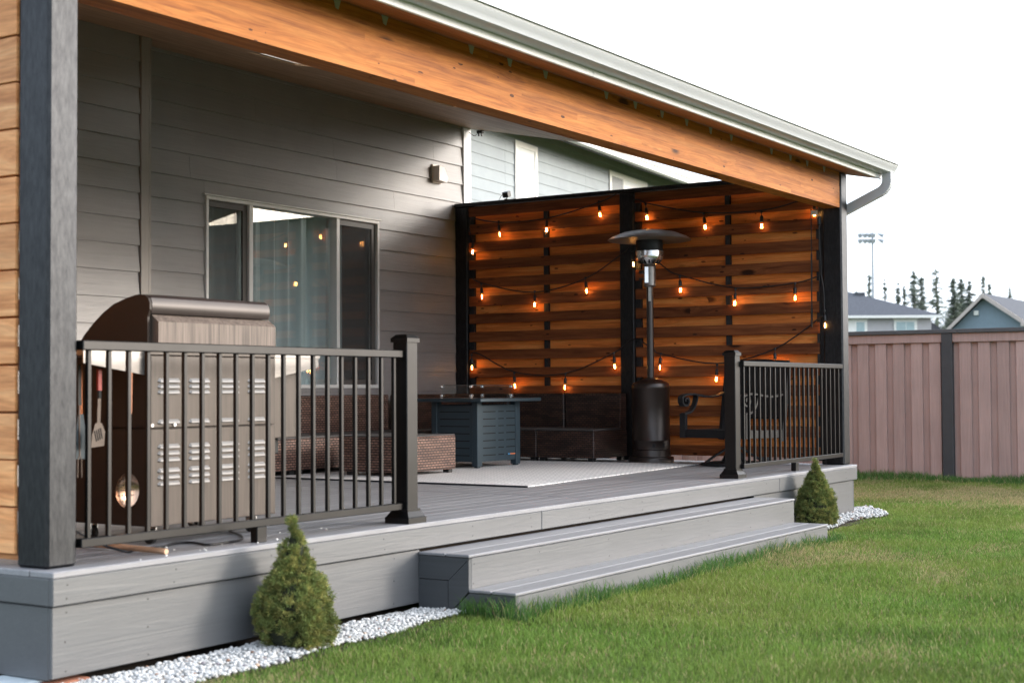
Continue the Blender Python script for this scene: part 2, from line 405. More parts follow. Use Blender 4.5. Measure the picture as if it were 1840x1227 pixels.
M['leaf'] = foliage('leaf', .25)
M['conifer'] = foliage('conifer_needles', .45)
M['grass'] = foliage('grass_blades', .35, .6)
M['bark'] = paint('bark', (.09, .07, .055), .9, .3, 12)
M['dirt'] = paint('soil', (.035, .026, .02), .95, .3, 18, 0, .2, .5, 40)
M['concrete'] = paint('pale_paver', (.42, .48, .52), .8, .1, 12)
M['brick'] = paint('reddish_wood_shim', (.24, .09, .05), .8, .2, 14)

# ------------------------------------------------------------------ ground
t = NT('lawn_soil'); v = t.coord((1,1,1)); f = t.noise(v, 1.1, 5); g = t.noise(v, 30, 4)
c = t.ramp(f, [(.35, (.045, .075, .018)), (.55, (.075, .098, .026)), (.72, (.16, .13, .055))]); c = t.mix(.6, c, t.ramp(g, [(.3, (.5, .5, .5)), (.7, (1.3, 1.3, 1.3))]), 'MULTIPLY')
t.col(c); t.bump(g, .8, .02); M['lawn'] = t.set(.95, 0, .1)
GZ = -.46
mb = MB(); mb.add([(-400, -400, GZ), (800, -400, GZ), (800, 800, GZ), (-400, 800, GZ)], [(0, 1, 2, 3)])
struct(mb.build('lawn_ground', M['lawn']))
# soil strip beneath the pebbles
mb = MB(); mb.prism([(-.7, -.40), (2.42, -.40), (2.42, .6), (-.7, .6)], 2, GZ-.02, GZ+.006)
struct(mb.build('soil_strip', M['dirt']))
mb = MB(); mb.prism([(6.82, -.34), (9.2, -.32), (9.75, .08), (9.3, .5), (6.82, .3)], 2, GZ-.02, GZ+.016)
struct(mb.build('soil_patch', M['dirt']))
# white pebbles
def ico():
    p = (1+5**.5)/2
    V = np.array([(-1,p,0),(1,p,0),(-1,-p,0),(1,-p,0),(0,-1,p),(0,1,p),(0,-1,-p),(0,1,-p),(p,0,-1),(p,0,1),(-p,0,-1),(-p,0,1)])/np.sqrt(1+p*p)
    F = np.array([(0,11,5),(0,5,1),(0,1,7),(0,7,10),(0,10,11),(1,5,9),(5,11,4),(11,10,2),(10,7,6),(7,1,8),(3,9,4),(3,4,2),(3,2,6),(3,6,8),(3,8,9),(4,9,5),(2,4,11),(6,2,10),(8,6,7),(9,8,1)])
    return V, F
IV, IF = ico()
def edge_near(x): return -.355 - .03*np.sin(x*3.1) - .02*np.sin(x*7.7+1) + np.clip((x-1.7)*.16, 0, .2)
pts = []
for i in range(9000):
    x = rng.uniform(-.6, 2.42); y = rng.uniform(-.46, .012)
    if y < edge_near(x): continue
    pts.append((x, y, GZ + .008 + rng.uniform(0, .014) + .006*math.exp(-((y+.2)/.1)**2), rng.uniform(.0065, .0125)))
for i in range(4200):
    x = rng.uniform(6.9, 9.72); y = rng.uniform(-.36, .3)
    if y < -.30 + .05*math.sin(x*4) + max(0, x-8.9)*.45: continue
    if y > 0.01 and x < 9.06: continue
    if x > 9.06 and y > .16 - (x-9.06)*.1: continue
    pts.append((x, y, GZ + .03 + rng.uniform(0, .018), rng.uniform(.008, .015)))
P = np.array(pts); n = len(P)
jit = 1 + rng.normal(0, .16, (n, 12, 3)); V = IV[None]*jit*P[:, None, 3:4]
th = rng.uniform(0, 6.28, n); cs, sn = np.cos(th)[:, None], np.sin(th)[:, None]
Vx = V[..., 0]*cs - V[..., 1]*sn; Vy = V[..., 0]*sn + V[..., 1]*cs; Vz = V[..., 2]*.75
V = np.stack([Vx, Vy, Vz], -1) + P[:, None, :3]
F = (IF[None] + (np.arange(n)*12)[:, None, None]).reshape(-1, 3)
tc_ = np.ones((n, 3))*rng.uniform(.36, .66, (n, 1)); odd = rng.random(n) < .035
tc_[odd] = np.array([(.30, .17, .11), (.22, .20, .22), (.45, .33, .25)])[rng.integers(0, 3, odd.sum())]
M['pebble'] = foliage('white_pebble', .05, .6)
o = np_mesh('pebbles', V.reshape(-1, 3), F, M['pebble'], np.repeat(tc_, 12, 0)); struct(o, 'stuff')
tag(o, 'loose white pebbles filling the strip along the foot of the grey deck', 'pebbles')

# grass
def grass_ok(x, y):
    ok = np.ones(len(x), bool)
    ok &= ~((x < 2.42) & (y > edge_near(x)-.015))
    ok &= ~((x >= 2.40) & (x < 6.84) & (y > -.605))
    ok &= ~((x >= 6.84) & (x < 9.06) & (y > -.31 + .05*np.sin(x*4) + np.clip(x-8.9, 0, 9)*.45))
    ok &= ~((x >= 9.06) & (x < 9.75) & (y > -.31 + .05*np.sin(x*4) + (x-8.9)*.45) & (y < .14-(x-9.06)*.1))
    ok &= ~((x > 0) & (x < 9.3) & (y > .1))
    return ok
def vnoise(x, y, s, seed):
    r = np.random.default_rng(seed); ph = r.uniform(0, 6.28, 8); k = r.normal(0, 1, (8, 2))*s
    return sum(np.sin(k[i, 0]*x + k[i, 1]*y + ph[i]) for i in range(8))/8**.5
def make_grass():
    N = 1400000
    x = rng.uniform(-1.2, 14.6, N); y = rng.uniform(-5.2, 3.6, N)
    dx, dy = x+3.857, y+4.597; dep = dx*.841+dy*.54; lat = dx*.5404-dy*.8414
    keep = (lat < dep*.37+.9) & (dep > 5.0) & grass_ok(x, y)
    dens = np.clip(1.15 - (dep-6)*.055, .45, 1); keep &= rng.random(N) < dens
    x, y, dep = x[keep], y[keep], dep[keep]; n = len(x)
    ed = np.zeros(n)
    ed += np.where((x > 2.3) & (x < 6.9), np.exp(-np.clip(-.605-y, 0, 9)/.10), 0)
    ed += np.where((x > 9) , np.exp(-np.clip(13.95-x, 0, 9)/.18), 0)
    clump = np.clip(vnoise(x, y, 9, 3)*.5+.5, 0, 1)
    dry = np.clip(vnoise(x, y, 1.25, 11)*.55 + vnoise(x, y, 4.2, 5)*.35, -1, 1.4)
    dry = np.clip((dry-.02)*1.2, 0, 1) + np.where((x > 9.3), np.exp(-((x-11.6)/1.0)**2)*.8, 0)
    dry = np.clip(dry*(1-ed), 0, 1)
    h = (.020 + .017*clump + rng.uniform(-.008, .014, n))*(1-.25*dry) + ed*(.05+.05*clump)*rng.uniform(.3, 1.2, n)
    wd = rng.uniform(.0012, .0023, n)*(1+(dep-6)*.06)
    a = rng.uniform(0, 6.28, n); la = rng.uniform(0, 6.28, n); le = rng.uniform(.15, .75, n)*h
    ux, uy = np.cos(a)*wd, np.sin(a)*wd; lx, ly = np.cos(la)*le, np.sin(la)*le
    z0 = np.full(n, GZ-.004)
    V = np.zeros((n, 5, 3))
    V[:, 0] = np.c_[x-ux, y-uy, z0]; V[:, 1] = np.c_[x+ux, y+uy, z0]
    V[:, 2] = np.c_[x+ux*.8+lx*.35, y+uy*.8+ly*.35, z0+h*.6]; V[:, 3] = np.c_[x-ux*.8+lx*.35, y-uy*.8+ly*.35, z0+h*.6]
    V[:, 4] = np.c_[x+lx, y+ly, z0+h]
    b = (np.arange(n)*5)[:, None]
    F = np.concatenate([b+np.array([[0, 1, 2]]), b+np.array([[0, 2, 3]]), b+np.array([[3, 2, 4]])], 0)
    g = np.array([.135, .230, .042])[None]*rng.uniform(.6, 1.45, (n, 1)); yel = np.array([.27, .28, .07])[None]; st = np.array([.44, .36, .19])[None]
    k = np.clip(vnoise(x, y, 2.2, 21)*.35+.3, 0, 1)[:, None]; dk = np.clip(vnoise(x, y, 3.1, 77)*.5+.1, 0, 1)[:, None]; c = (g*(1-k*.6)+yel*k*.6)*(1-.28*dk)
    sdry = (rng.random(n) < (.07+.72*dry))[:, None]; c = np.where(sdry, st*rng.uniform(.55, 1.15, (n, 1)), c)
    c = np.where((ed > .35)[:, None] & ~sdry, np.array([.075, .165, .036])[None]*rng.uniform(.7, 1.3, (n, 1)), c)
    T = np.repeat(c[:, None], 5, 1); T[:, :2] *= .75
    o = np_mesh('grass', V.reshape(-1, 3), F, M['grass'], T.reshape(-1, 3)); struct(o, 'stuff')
    tag(o, 'short green lawn grass with dry straw patches in front of the deck', 'grass')
make_grass()

# ------------------------------------------------------------------ deck
DX = 9.09
deck = thing('deck', 'raised grey composite deck with two long steps down to the lawn', 'deck', (0, 0, GZ))
mb = MB()
yb = .004; pitch = .1405; seam = 4.47
mb.box(0, 0, -.026, DX, .138, 0, .004)                      # picture-frame edge board
y = .142
while y < 4.32:
    y1 = min(y+pitch-.004, 4.345)
    if y < 3.75: mb.box(.142, y, -.026, seam-.072, y1, -.001, .003)
    mb.box(seam+.072, y, -.026, DX-.145, y1, -.001, .003)
    y += pitch
mb.box(seam-.068, .142, -.026, seam+.068, 4.3, -.0005, .003)
mb.box(0, .142, -.026, .138, 3.8, 0, .003); mb.box(DX-.141, .142, -.026, DX, 4.345, 0, .003)
mb.build('deck_boards', M['deck'], deck)
mb = MB(); mb.box(.16, .1, -.30, DX-.1, 4.3, -.03); mb.build('joists', M['dirt'], deck)
mb = MB()
for a, b in ((0, 3.62), (3.623, 7.27), (7.273, DX)): mb.box(a, .001, -.134, b, .024, -.0262, .004)
mb.box(0, .0245, -.134, .024, 3.8, -.0262, .004); mb.box(DX-.024, .0245, -.134, DX, 4.3, -.0262, .004)
mb.build('upper_fascia', M['fascia'], deck)
for bb in ((.012, .020, -.418, 2.425, .040, -.138), (6.80, .020, -.445, 7.9, .040, -.138), (7.903, .020, -.432, 9.03, .040, -.138), (.012, .0405, -.425, .032, 3.8, -.138), (9.045, .025, -.432, 9.065, 4.3, -.138)):
    MB().box(*bb, .004).build('lower_fascia', M['fascia'], deck)
scr = None
def screw(x, y, z):
    global scr
    if scr is None: scr = MB().lathe(tuple(deck.location), [(.0038, -.0006), (.0038, .001)], 8, 'y').build('screw_head', M['cable'], deck)
    else: scr = scr.copy(); COL.objects.link(scr)
    scr.location = Vector((x, y, z)) - deck.location
for x in (.075, .65, 1.25, 1.55, 2.1, 2.9, 3.5, 4.2, 4.9, 5.6, 6.3, 7.0, 7.6, 8.2, 8.8):
    for z in (-.055, -.108): screw(x+random.uniform(-.01, .01), .001, z)
for x in (.08, .52, 1.25, 2.2, 7.1, 8.9):
    for z in (-.165, -.28, -.395): screw(x+random.uniform(-.01, .01), .020, z)
for x in (2.46, 3.1, 3.9, 4.6, 5.3, 6.0, 6.6):
    for z in (-.20, -.30): screw(x+random.uniform(-.01, .01), -.298, z)
# steps
st = MB(); SX0, SX1, SX2 = 2.409, 6.83, 6.78
st.box(SX0+.03, -.298, -.334, SX1, -.276, -.168, .004)
st.box(SX0+.03, -.583, -.48, SX2, -.561, -.345, .004)
st.build('risers', M['fascia'], deck)
st = MB()
st.box(SX0, -.303, -.166, SX1+.003, -.155, -.15, .004); st.box(SX0, -.151, -.166, SX1+.003, .018, -.15, .004)
st.box(SX0, -.588, -.343, SX2+.003, -.44, -.327, .004); st.box(SX0, -.436, -.343, SX2+.003, -.300, -.327, .004)
st.build('treads', M['deck'], deck)
st = MB(); g = .0015
st.prism([(.018, -.168), (-.300, -.168), (-.300, -.17), (-.172-g, -.286), (.018, -.286)], 0, SX0+.003, SX0+.028)
st.prism([(-.300, -.174), (-.300, -.336), (-.172, -.462), (-.172, -.290)], 0, SX0+.003, SX0+.028)
st.prism([(.018, -.290), (-.168, -.290), (-.168, -.48), (.018, -.48)], 0, SX0+.003, SX0+.028)
st.prism([(-.304, -.345), (-.585, -.345), (-.585, -.48), (-.176, -.48), (-.176, -.466)], 0, SX0+.003, SX0+.028)
st.build('stair_cheek', M['cheek'], deck)
st = MB(); st.box(SX1-.025, -.274, -.34, SX1-.002, .018, -.168); st.box(SX2-.025, -.56, -.48, SX2-.002, -.30, -.345); st.build('end_cheek', M['fascia'], deck)

# shim and paver under the near corner
tag((lambda b: b.build('wooden_shim', M['brick']))(MB().box(.02, .0, GZ, .19, .09, -.432, .004)), 'reddish wooden shim under the near corner of the deck', 'shim')
tag((lambda b: b.build('paver', M['concrete']))(MB().box(-.10, .10, GZ, .09, .32, -.428, .006)), 'pale bluish paver block under the side of the deck corner', 'paver')

# ------------------------------------------------------------------ house
house = thing('house', 'greige lap-sided house wall with wide sliding window behind the deck', 'house', (4.6, 4.35, GZ))
HW = 4.35; LW = 3.8; LX = 4.065
def laps(mb, x0, x1, y, z0, z1, ex, phase, holes=()):
    z = z0 + phase - ex
    while z < z1:
        a, b = max(z, z0), min(z+ex, z1)
        if b-a > .01:
            segs = [(x0, x1)]
            for hx0, hx1, hz0, hz1 in holes:
                if b > hz0+.004 and a < hz1-.004:
                    if a < hz0-.004 or b > hz1+.004:      # board notched round the opening
                        for c, d in ((a, min(b, hz0)), (max(a, hz1), b)):
                            if d-c > .004: piece(mb, hx0, hx1, y, c, d, z, ex)
                    segs = [q for sx0, sx1 in segs for q in ((sx0, min(sx1, hx0)), (max(sx0, hx1), sx1)) if q[1]-q[0] > .02]
            for sx0, sx1 in segs:
                cuts = [sx0]; q = sx0 + random.uniform(.8, 3.2)
                while q < sx1-.4: cuts.append(q); q += random.uniform(2.2, 3.6)
                cuts.append(sx1)
                for c, d in zip(cuts, cuts[1:]): piece(mb, c, d-.0015, y, a, b, z, ex)
        z += ex
def piece(mb, x0, x1, y, a, b, z, ex):
    f = lambda q: y - .020 + .017*(q-z)/ex
    mb.prism([(f(a), a), (y+.02, a), (y+.02, b+.012 if b-z > ex-.01 else b), (f(b), b)][:4] if False else [(f(a), a), (f(b), b), (y+.012, b), (y+.012, a)], 0, x0, x1)
WX0, WX1, WZ0, WZ1 = 5.231, 7.617, .719, 2.362
mb = MB(); laps(mb, LX, 9.09, HW, .02, 3.75, .2005, .064, [(WX0, WX1, WZ0, WZ1)]); mb.build('siding', M['siding'], house)
mb = MB(); laps(mb, .2, LX-.083, LW, .02, 3.75, .2005, .18); mb.build('side_siding', M['siding'], house)
mb = MB()
mb.box(LX-.08, LW-.028, .0, LX, LW+.02, 3.72, .003); mb.box(LX, LW-.028, 0, LX+.02, LW+.5, 3.72)
mb.build('corner_board', M['trimgrey'], house)
mb = MB(); mb.box(9.093, HW-.032, .0, 9.235, HW+.02, 3.55, .004); mb.build('end_corner_board', M['fasciaw'], house, label='pale corner board at the far end of the wall')
mb = MB()
mb.box(LX+.02, HW+.013, 0, WX0-.02, HW+.1, 3.75); mb.box(WX1+.02, HW+.013, 0, 9.24, HW+.1, 3.75)
mb.box(WX0-.02, HW+.013, 0, WX1+.02, HW+.1, WZ0-.02); mb.box(WX0-.02, HW+.013, WZ1+.02, WX1+.02, HW+.1, 3.75)
mb.box(.2, LW+.013, 0, LX-.001, LW+.1, 3.75); mb.box(9.14, HW+.1, -.4, 9.235, 10, 3.75); mb.box(.2, LW+.1, -.4, .3, 10, 3.75); mb.box(.2, 10, -.4, 9.235, 10.1, 3.75)
mb.build('wall_sheathing', M['ndark'], house)
mb = MB(); mb.box(WX0-.3, HW+.1, .3, WX1+1.2, HW+2.6, .32); mb.box(WX0-.3, HW+2.6, .3, WX1+1.2, HW+2.62, 3); mb.box(WX0-.32, HW+.1, .3, WX0-.3, HW+2.6, 3); mb.box(WX1+1.2, HW+.1, .3, WX1+1.22, HW+2.6, 3); mb.box(WX0-.3, HW+.1, 3, WX1+1.2, HW+2.6, 3.02)
mb.build('room', M['room'], house)
win = MB(); fw = .034
win.box(WX0, HW-.035, WZ1-.03, WX1, HW+.08, WZ1, .003); win.box(WX0, HW-.035, WZ0, WX1, HW+.08, WZ0+.034, .003)
win.box(WX0, HW-.035, WZ0+.034, WX0+.03, HW+.08, WZ1-.03, .003); win.box(WX1-.03, HW-.035, WZ0+.034, WX1, HW+.08, WZ1-.03, .003)
win.box(WX0-.03, HW-.045, WZ1+.001, WX1+.03, HW+.0, WZ1+.014, .002)
win.box(5.765, HW-.03, WZ0+.034, 5.815, HW+.06, WZ1-.03, .003); win.box(6.965, HW-.03, WZ0+.034, 7.012, HW+.06, WZ1-.03, .003)
window = win.build('window', M['alu'], house)
M['sframe'] = paint('dark_screen_frame', (.07, .065, .062), .5, .1)
for a, b in ((WX0+.03, 5.765), (7.012, WX1-.03)):
    fx = MB()
    fx.box(a, HW-.004, WZ1-.085, b, HW+.02, WZ1-.03); fx.box(a, HW-.004, WZ0+.034, b, HW+.02, WZ0+.08)
    fx.box(b-.055, HW-.004, WZ0+.08, b, HW+.02, WZ1-.085); fx.build('screen_frame', M['sframe'], window)
    MB().add([(a, HW+.004, WZ0+.08), (b-.055, HW+.004, WZ0+.08), (b-.055, HW+.004, WZ1-.085), (a, HW+.004, WZ1-.085)], [(0, 1, 2, 3)]).build('insect_screen', M['screen'], window)
fx = MB()
for k in (0, .016):
    fx.add([(WX0+.02, HW+.034+k, WZ0+.02), (5.79, HW+.034+k, WZ0+.02), (5.79, HW+.034+k, WZ1-.02), (WX0+.02, HW+.034+k, WZ1-.02)], [(0, 1, 2, 3)])
    fx.add([(5.79, HW+.022+k, WZ0+.02), (6.99, HW+.0225+k*1.1, WZ0+.02), (6.99, HW+.022+k*.9, WZ1-.02), (5.79, HW+.0225+k, WZ1-.02)], [(0, 1, 2, 3)])
    fx.add([(6.99, HW+.034+k, WZ0+.02), (WX1-.02, HW+.034+k, WZ0+.02), (WX1-.02, HW+.034+k, WZ1-.02), (6.99, HW+.034+k, WZ1-.02)], [(0, 1, 2, 3)])
fx.build('pane', M['pane'], window)
cu = MB(); n = 260; xs = np.linspace(WX0-.1, 7.25, n)
ys = HW+.17 + .055*np.sin(xs*25+1.8*np.sin(xs*5)) + .014*np.sin(xs*71)
cu.add([(x, yy, z) for z in (.55, 2.5) for x, yy in zip(xs, ys)], [(i, i+1, n+i+1, n+i) for i in range(n-1)])
cu.build('curtain', M['curtain'], window, 60)
vt = MB(); vt.box(8.525, HW-.03, 2.85, 8.69, HW-.012, 3.045, .003)
vt.prism([(8.54, 3.025), (8.63, 3.01), (8.70, 2.91), (8.68, 2.86), (8.54, 2.872)], 1, HW-.105, HW-.03)
vt.build('wall_vent', paint('pale_vent', (.80, .73, .67), .5, .04), house)

# ------------------------------------------------------------------ patio roof
patio = thing('patio_roof', 'sloped patio roof on timber beam and black posts with white gutter', 'patio roof', (4.6, 0, GZ))
RX0, RX1 = -.25, 9.25; sl_ = .2025; z0r = 2.639
cz = lambda y: z0r + sl_*y
BX0, BX1, BY0, BY1, BZ0, BZ1 = .045, 8.955, .085, .235, 2.33, 2.6535
b = MB()
nl = 8; lh = (BZ1-BZ0)/nl
for i in range(nl):
    q = BX0+.16
    while q < BX1:
        q2 = q+random.uniform(1.3, 3.4)
        if q2 > BX1-.5: q2 = BX1
        b.box(q, BY0, BZ0+i*lh, q2, BY1, BZ0+(i+1)*lh); q = q2
b.build('beam', M['beam'], patio)
pm = MB(); pm.box(.045, .09, 0, .20, .275, cz(.09)-.02, .013); pm.build('post', M['black'], patio)
pm = MB(); pm.box(8.957, .072, 0, 9.117, .255, cz(.07)-.0, .013); pm.build('post', M['black'], patio)
# ceiling with two skylight wells
SKY = [(4.37, 4.905, 1.75, 3.03), (6.50, 6.94, 1.75, 2.94)]
ce = MB(); yy = BY1+.005
def slab(mb, x0, x1, y0, y1, th=.014, up=0.0):
    mb.prism([(y0, cz(y0)+up), (y1, cz(y1)+up), (y1, cz(y1)+th+up), (y0, cz(y0)+th+up)], 0, x0, x1)
y = BY1+.004
while y < 4.34:
    y1 = min(y+.088, 4.40); segs = [(RX0, RX1-.02)]
    for sx0, sx1, sy0, sy1 in SKY:
        if y1 > sy0 and y < sy1: segs = [q for a, c in segs for q in ((a, min(c, sx0)), (max(a, sx1), c)) if q[1]-q[0] > .02]
    for a, c in segs: slab(ce, a, c, y, y1-.003)
    y = y1
ce.build('ceiling', M['ceil'], patio)
so_ = MB(); y = -.19
while y < BY1-.01:
    y1 = min(y+.092, BY1+.002); slab(so_, RX0, RX1-.02, y, y1-.002); y = y1
so_.build('soffit', M['soffit'], patio)
g = MB(); g.prism([(-.19, cz(-.19)+.001), (4.4, cz(4.4)+.001), (4.4, cz(4.4)+.15), (-.19, cz(-.19)+.15)], 0, RX1-.0195, RX1); g.build('barge_board', M['soffit'], patio)
rf = MB()
for a, c, y0, y1 in ((RX0, SKY[0][0], -.2, 10), (SKY[0][1], SKY[1][0], -.2, 10), (SKY[1][1], RX1, -.2, 10), (SKY[0][0], SKY[0][1], -.2, SKY[0][2]), (SKY[0][0], SKY[0][1], SKY[0][3], 10), (SKY[1][0], SKY[1][1], -.2, SKY[1][2]), (SKY[1][0], SKY[1][1], SKY[1][3], 10)):
    rf.prism([(y0, cz(y0)+.16), (y1, cz(y1)+.16), (y1, cz(y1)+.19), (y0, cz(y0)+.19)], 0, a, c)
rf.build('roof', M['roof'], patio)
sk = MB()
for sx0, sx1, sy0, sy1 in SKY:
    slab(sk, sx0-.014, sx0-.001, sy0, sy1, .20, .0145); slab(sk, sx1+.001, sx1+.014, sy0, sy1, .20, .0145); slab(sk, sx0, sx1, sy0-.014, sy0-.001, .20, .0145); slab(sk, sx0, sx1, sy1+.001, sy1+.014, .20, .0145)
skf = sk.build('skylight_well', paint('pale_skylight_well', (.72, .66, .58), .6, .04), patio)
sk = MB()
for sx0, sx1, sy0, sy1 in SKY: slab(sk, sx0-.05, sx1+.05, sy0-.05, sy1+.05, .012, .216)
M['frost'] = NT('frosted_dome'); q = M['frost'].new('BsdfTranslucent'); q.inputs['Color'].default_value = (.85, .85, .83, 1); M['frost'].link(q.outputs[0], M['frost'].out.inputs['Surface']); M['frost'] = M['frost'].m
sk.build('skylight_dome', M['frost'], patio)
fa = MB(); 
for a, c in ((RX0, 3.9), (3.902, 7.9), (7.902, RX1)): fa.box(a, -.214, 2.596, c, -.192, 2.80, .003)
fa.build('fascia', M['fasciaw'], patio)
gu = MB()
prof = [(-.2145, 2.735), (-.2145, 2.655), (-.300, 2.652), (-.322, 2.660), (-.326, 2.672), (-.338, 2.690), (-.352, 2.706), (-.360, 2.722), (-.3605, 2.738), (-.374, 2.739), (-.374, 2.730), (-.3665, 2.731)]
inner = [(-.2185, 2.735), (-.2185, 2.659), (-.299, 2.656), (-.318, 2.663), (-.322, 2.674), (-.334, 2.692), (-.348, 2.708), (-.356, 2.723), (-.3565, 2.742), (-.376, 2.7425), (-.3775, 2.728), (-.3665, 2.7295)]
k = len(prof); GX1 = 9.275
vs = [(x, a, c-.016) for x in (RX0, GX1) for a, c in prof] + [(x, a, c-.016) for x in (RX0, GX1) for a, c in inner]
gu.add(vs, [(i, i+1, k+i+1, k+i) for i in range(k-1)] + [(2*k+i+1, 2*k+i, 3*k+i, 3*k+i+1) for i in range(k-1)])
gu.prism([(a, c-.016) for a, c in prof[:9]], 0, GX1-.0005, GX1+.002)
gu.build('gutter', M['white'], patio, 25)
ds = MB()
path = [(9.19, -.285, 2.65)]
for q in range(0, 9): 
    a = R_(68*q/8); path.append((9.19, -.285+.11*(1-math.cos(a)), 2.575-.11*math.sin(a)))
e = Vector(path[-1]); path += [tuple(e+Vector((0, .90, -.40))*q) for q in (.1, .25, .44)]
path += [(9.19, path[-1][1]+.03, path[-1][2]-.05), (9.19, path[-1][1]+.035, .2), (9.19, path[-1][1]+.035, -.40)]
ds.tube(path, .03, 4, flat=(.062, .082), up=(0, 1, 0))
for q in range(1, 9):
    p = Vector(path[q]); d = (Vector(path[q+1])-Vector(path[q-1])).normalized(); n_ = Vector((0, -d.z, d.y))
    ds.obox(p, (1, 0, 0), d, n_, .033, .0022, .0435)
ds.build('downspout', M['spout'], patio)
cl = MB()
for x in (1.828, 2.219, 3.022, 3.426, 3.832, 4.602, 5.009, 5.411, 5.805, 6.214, 6.588, 7.38, 7.788, 8.168, 8.57):
    cl.prism([(x-.028, cz(BY0)-.002), (x+.028, cz(BY0)-.002), (x+.010, cz(BY0)-.05), (x-.012, cz(BY0)-.045)], 1, BY0-.004, BY0-.001)
cl.build('rafter_clip', M['galv'], patio)

# ------------------------------------------------------------------ slatted screens
def screen(label, X, ylo, yhi, posts, battens, flip, group, m1, m2, top, base):
    s = -1 if flip else 1
    t = thing('privacy_screen', label, 'privacy screen', (X, (ylo+yhi)/2, 0), group)
    for a, c in posts:
        p = MB(); p.box(X-.03*s if c-a > .1 else X+.0195*s, a, 0.0, X+.12*s if c-a > .1 else X+.058*s, c, 2.628, .005); p.build('post', M['black'], t)
    cp = MB(); cp.box(X-.05*s, ylo, 2.63, X+.14*s, yhi, 2.668, .004); cp.build('cap', M['black'], t)
    for a, c in battens:
        p = MB(); p.box(X+.0195*s, a, .03, X+.058*s, c, 2.625); p.build('batten', M['blackflat'], t)
    edges = sorted(posts); bays = [(edges[i][1]+.004, edges[i+1][0]-.004) for i in range(len(edges)-1)]
    for a, c in bays:
        f = MB(); k = MB(); z = top
        while z > -.02:
            hh = .102+random.uniform(-.004, .004)
            f.box(X+random.uniform(0, .002)*s, a, max(z-hh, .015), X+.0185*s, c, z, .002) if z-.02 > .015 else None
            zb = z-.145; h2 = .142
            if zb > .05: k.box(X+.059*s, a-.0, max(zb-.098+.0-.02, .012), X+.078*s, c, zb+.022+.042, .002)
            z -= .190+random.uniform(-.002, .002)
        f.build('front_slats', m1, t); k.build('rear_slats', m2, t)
    return t
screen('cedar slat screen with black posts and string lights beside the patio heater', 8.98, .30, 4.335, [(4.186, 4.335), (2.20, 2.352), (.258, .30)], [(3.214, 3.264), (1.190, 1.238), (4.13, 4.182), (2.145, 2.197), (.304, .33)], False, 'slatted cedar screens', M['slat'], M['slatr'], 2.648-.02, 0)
screen('sunlit cedar slat screen beside the near black roof post', .115, .279, 3.79, [(3.64, 3.79), (1.95, 2.1), (.255, .274)], [(1.2, 1.26), (2.8, 2.86)], True, 'slatted cedar screens', M['slat2'], M['slat2'], 2.60, 0)

# ------------------------------------------------------------------ string lights
def catenary(a, b, sag, n=10):
    a, b = Vector(a), Vector(b)
    return [tuple(a.lerp(b, i/n) - Vector((0, 0, sag*4*(i/n)*(1-i/n)))) for i in range(n+1)]
XS = 8.945
def smooth_path(P, n=5):
    P = [Vector(p) for p in P]; out = []
    for i in range(len(P)-1):
        p0, p1, p2, p3 = P[max(i-1, 0)], P[i], P[i+1], P[min(i+2, len(P)-1)]
        for k in range(n):
            u = k/n; out.append(.5*((2*p1)+(-p0+p2)*u+(2*p0-5*p1+4*p2-p3)*u*u+(-p0+3*p1-3*p2+p3)*u**3))
    return [tuple(p) for p in out+[P[-1]]]
sock0 = MB(); sock0.tube([(0, 0, 0), (0, .002, -.02), (0, .001, -.045)], .0042, 6)
sock0.lathe((0, 0, 0), [(.006, -.036), (.013, -.044), (.0155, -.052), (.0155, -.088), (.0175, -.090), (.0175, -.096), (.010, -.098)], 12)
sock0.lathe((0, 0, 0), [(.012, .008), (.012, -.010), (.006, -.014)], 8)
bulb0 = MB(); bulb0.lathe((0, 0, 0), [(.0105, -.098), (.013, -.106), (.0205, -.125), (.0232, -.142), (.021, -.158), (.0145, -.170), (.006, -.176), (.0001, -.178)], 14)
fil0 = MB()
for a in (0, 3.14): fil0.tube([(.006*math.cos(a), .006*math.sin(a), -.116), (.007*math.cos(a), .007*math.sin(a), -.156)], .0021, 5)
stm0 = MB(); stm0.tube([(0, 0, -.098), (0, 0, -.122)], .004, 6)
protos = None
def string_light(label, cords, bulbs):
    global protos
    t = thing('string_light', label, 'string light', (XS, 2.2, bulbs[0][1]), 'string lights on the cedar screen')
    mb = MB()
    for c in cords: mb.tube(smooth_path([(XS, y, z) for y, z in c]), .0062, 6)
    mb.build('cord', M['cable'], t)
    for y, z in bulbs:
        loc = Vector((XS-.004, y, z+.140))
        r = Matrix.Rotation(R_(random.uniform(-7, 7)), 4, 'X') @ Matrix.Rotation(random.uniform(0, 6), 4, 'Z')
        if protos is None:
            a = sock0.build('socket', M['cable'], None, 40); g1 = bulb0.build('bulb', M['bulbglass'], None, 60); g2 = fil0.build('filament', M['filament'])
            g1.parent = a; g2.parent = a; protos = (a, g1, g2); s = a
        else:
            s = protos[0].copy(); COL.objects.link(s)
            for q in protos[1:]:
                c = q.copy(); COL.objects.link(c); c.parent = s
        s.parent = t; s.matrix_local = Matrix.Translation(loc - t.location) @ r
    return t
string_light('uppermost black cord of glowing bulbs along the top of the cedar screen',
    [[(4.134, 2.511), (3.762, 2.437), (3.185, 2.441), (2.586, 2.557), (2.379, 2.63)], [(2.19, 2.56), (2.12, 2.545), (2.019, 2.504), (1.441, 2.376), (.839, 2.355), (.457, 2.42), (.3, 2.46)], [(4.134, 2.511), (4.15, 2.4), (4.11, 2.28)]],
    [(3.777, 2.307), (3.186, 2.316), (2.58, 2.428), (4.101, 2.144), (2.054, 2.364), (1.432, 2.231), (.84, 2.204), (.319, 2.282)])
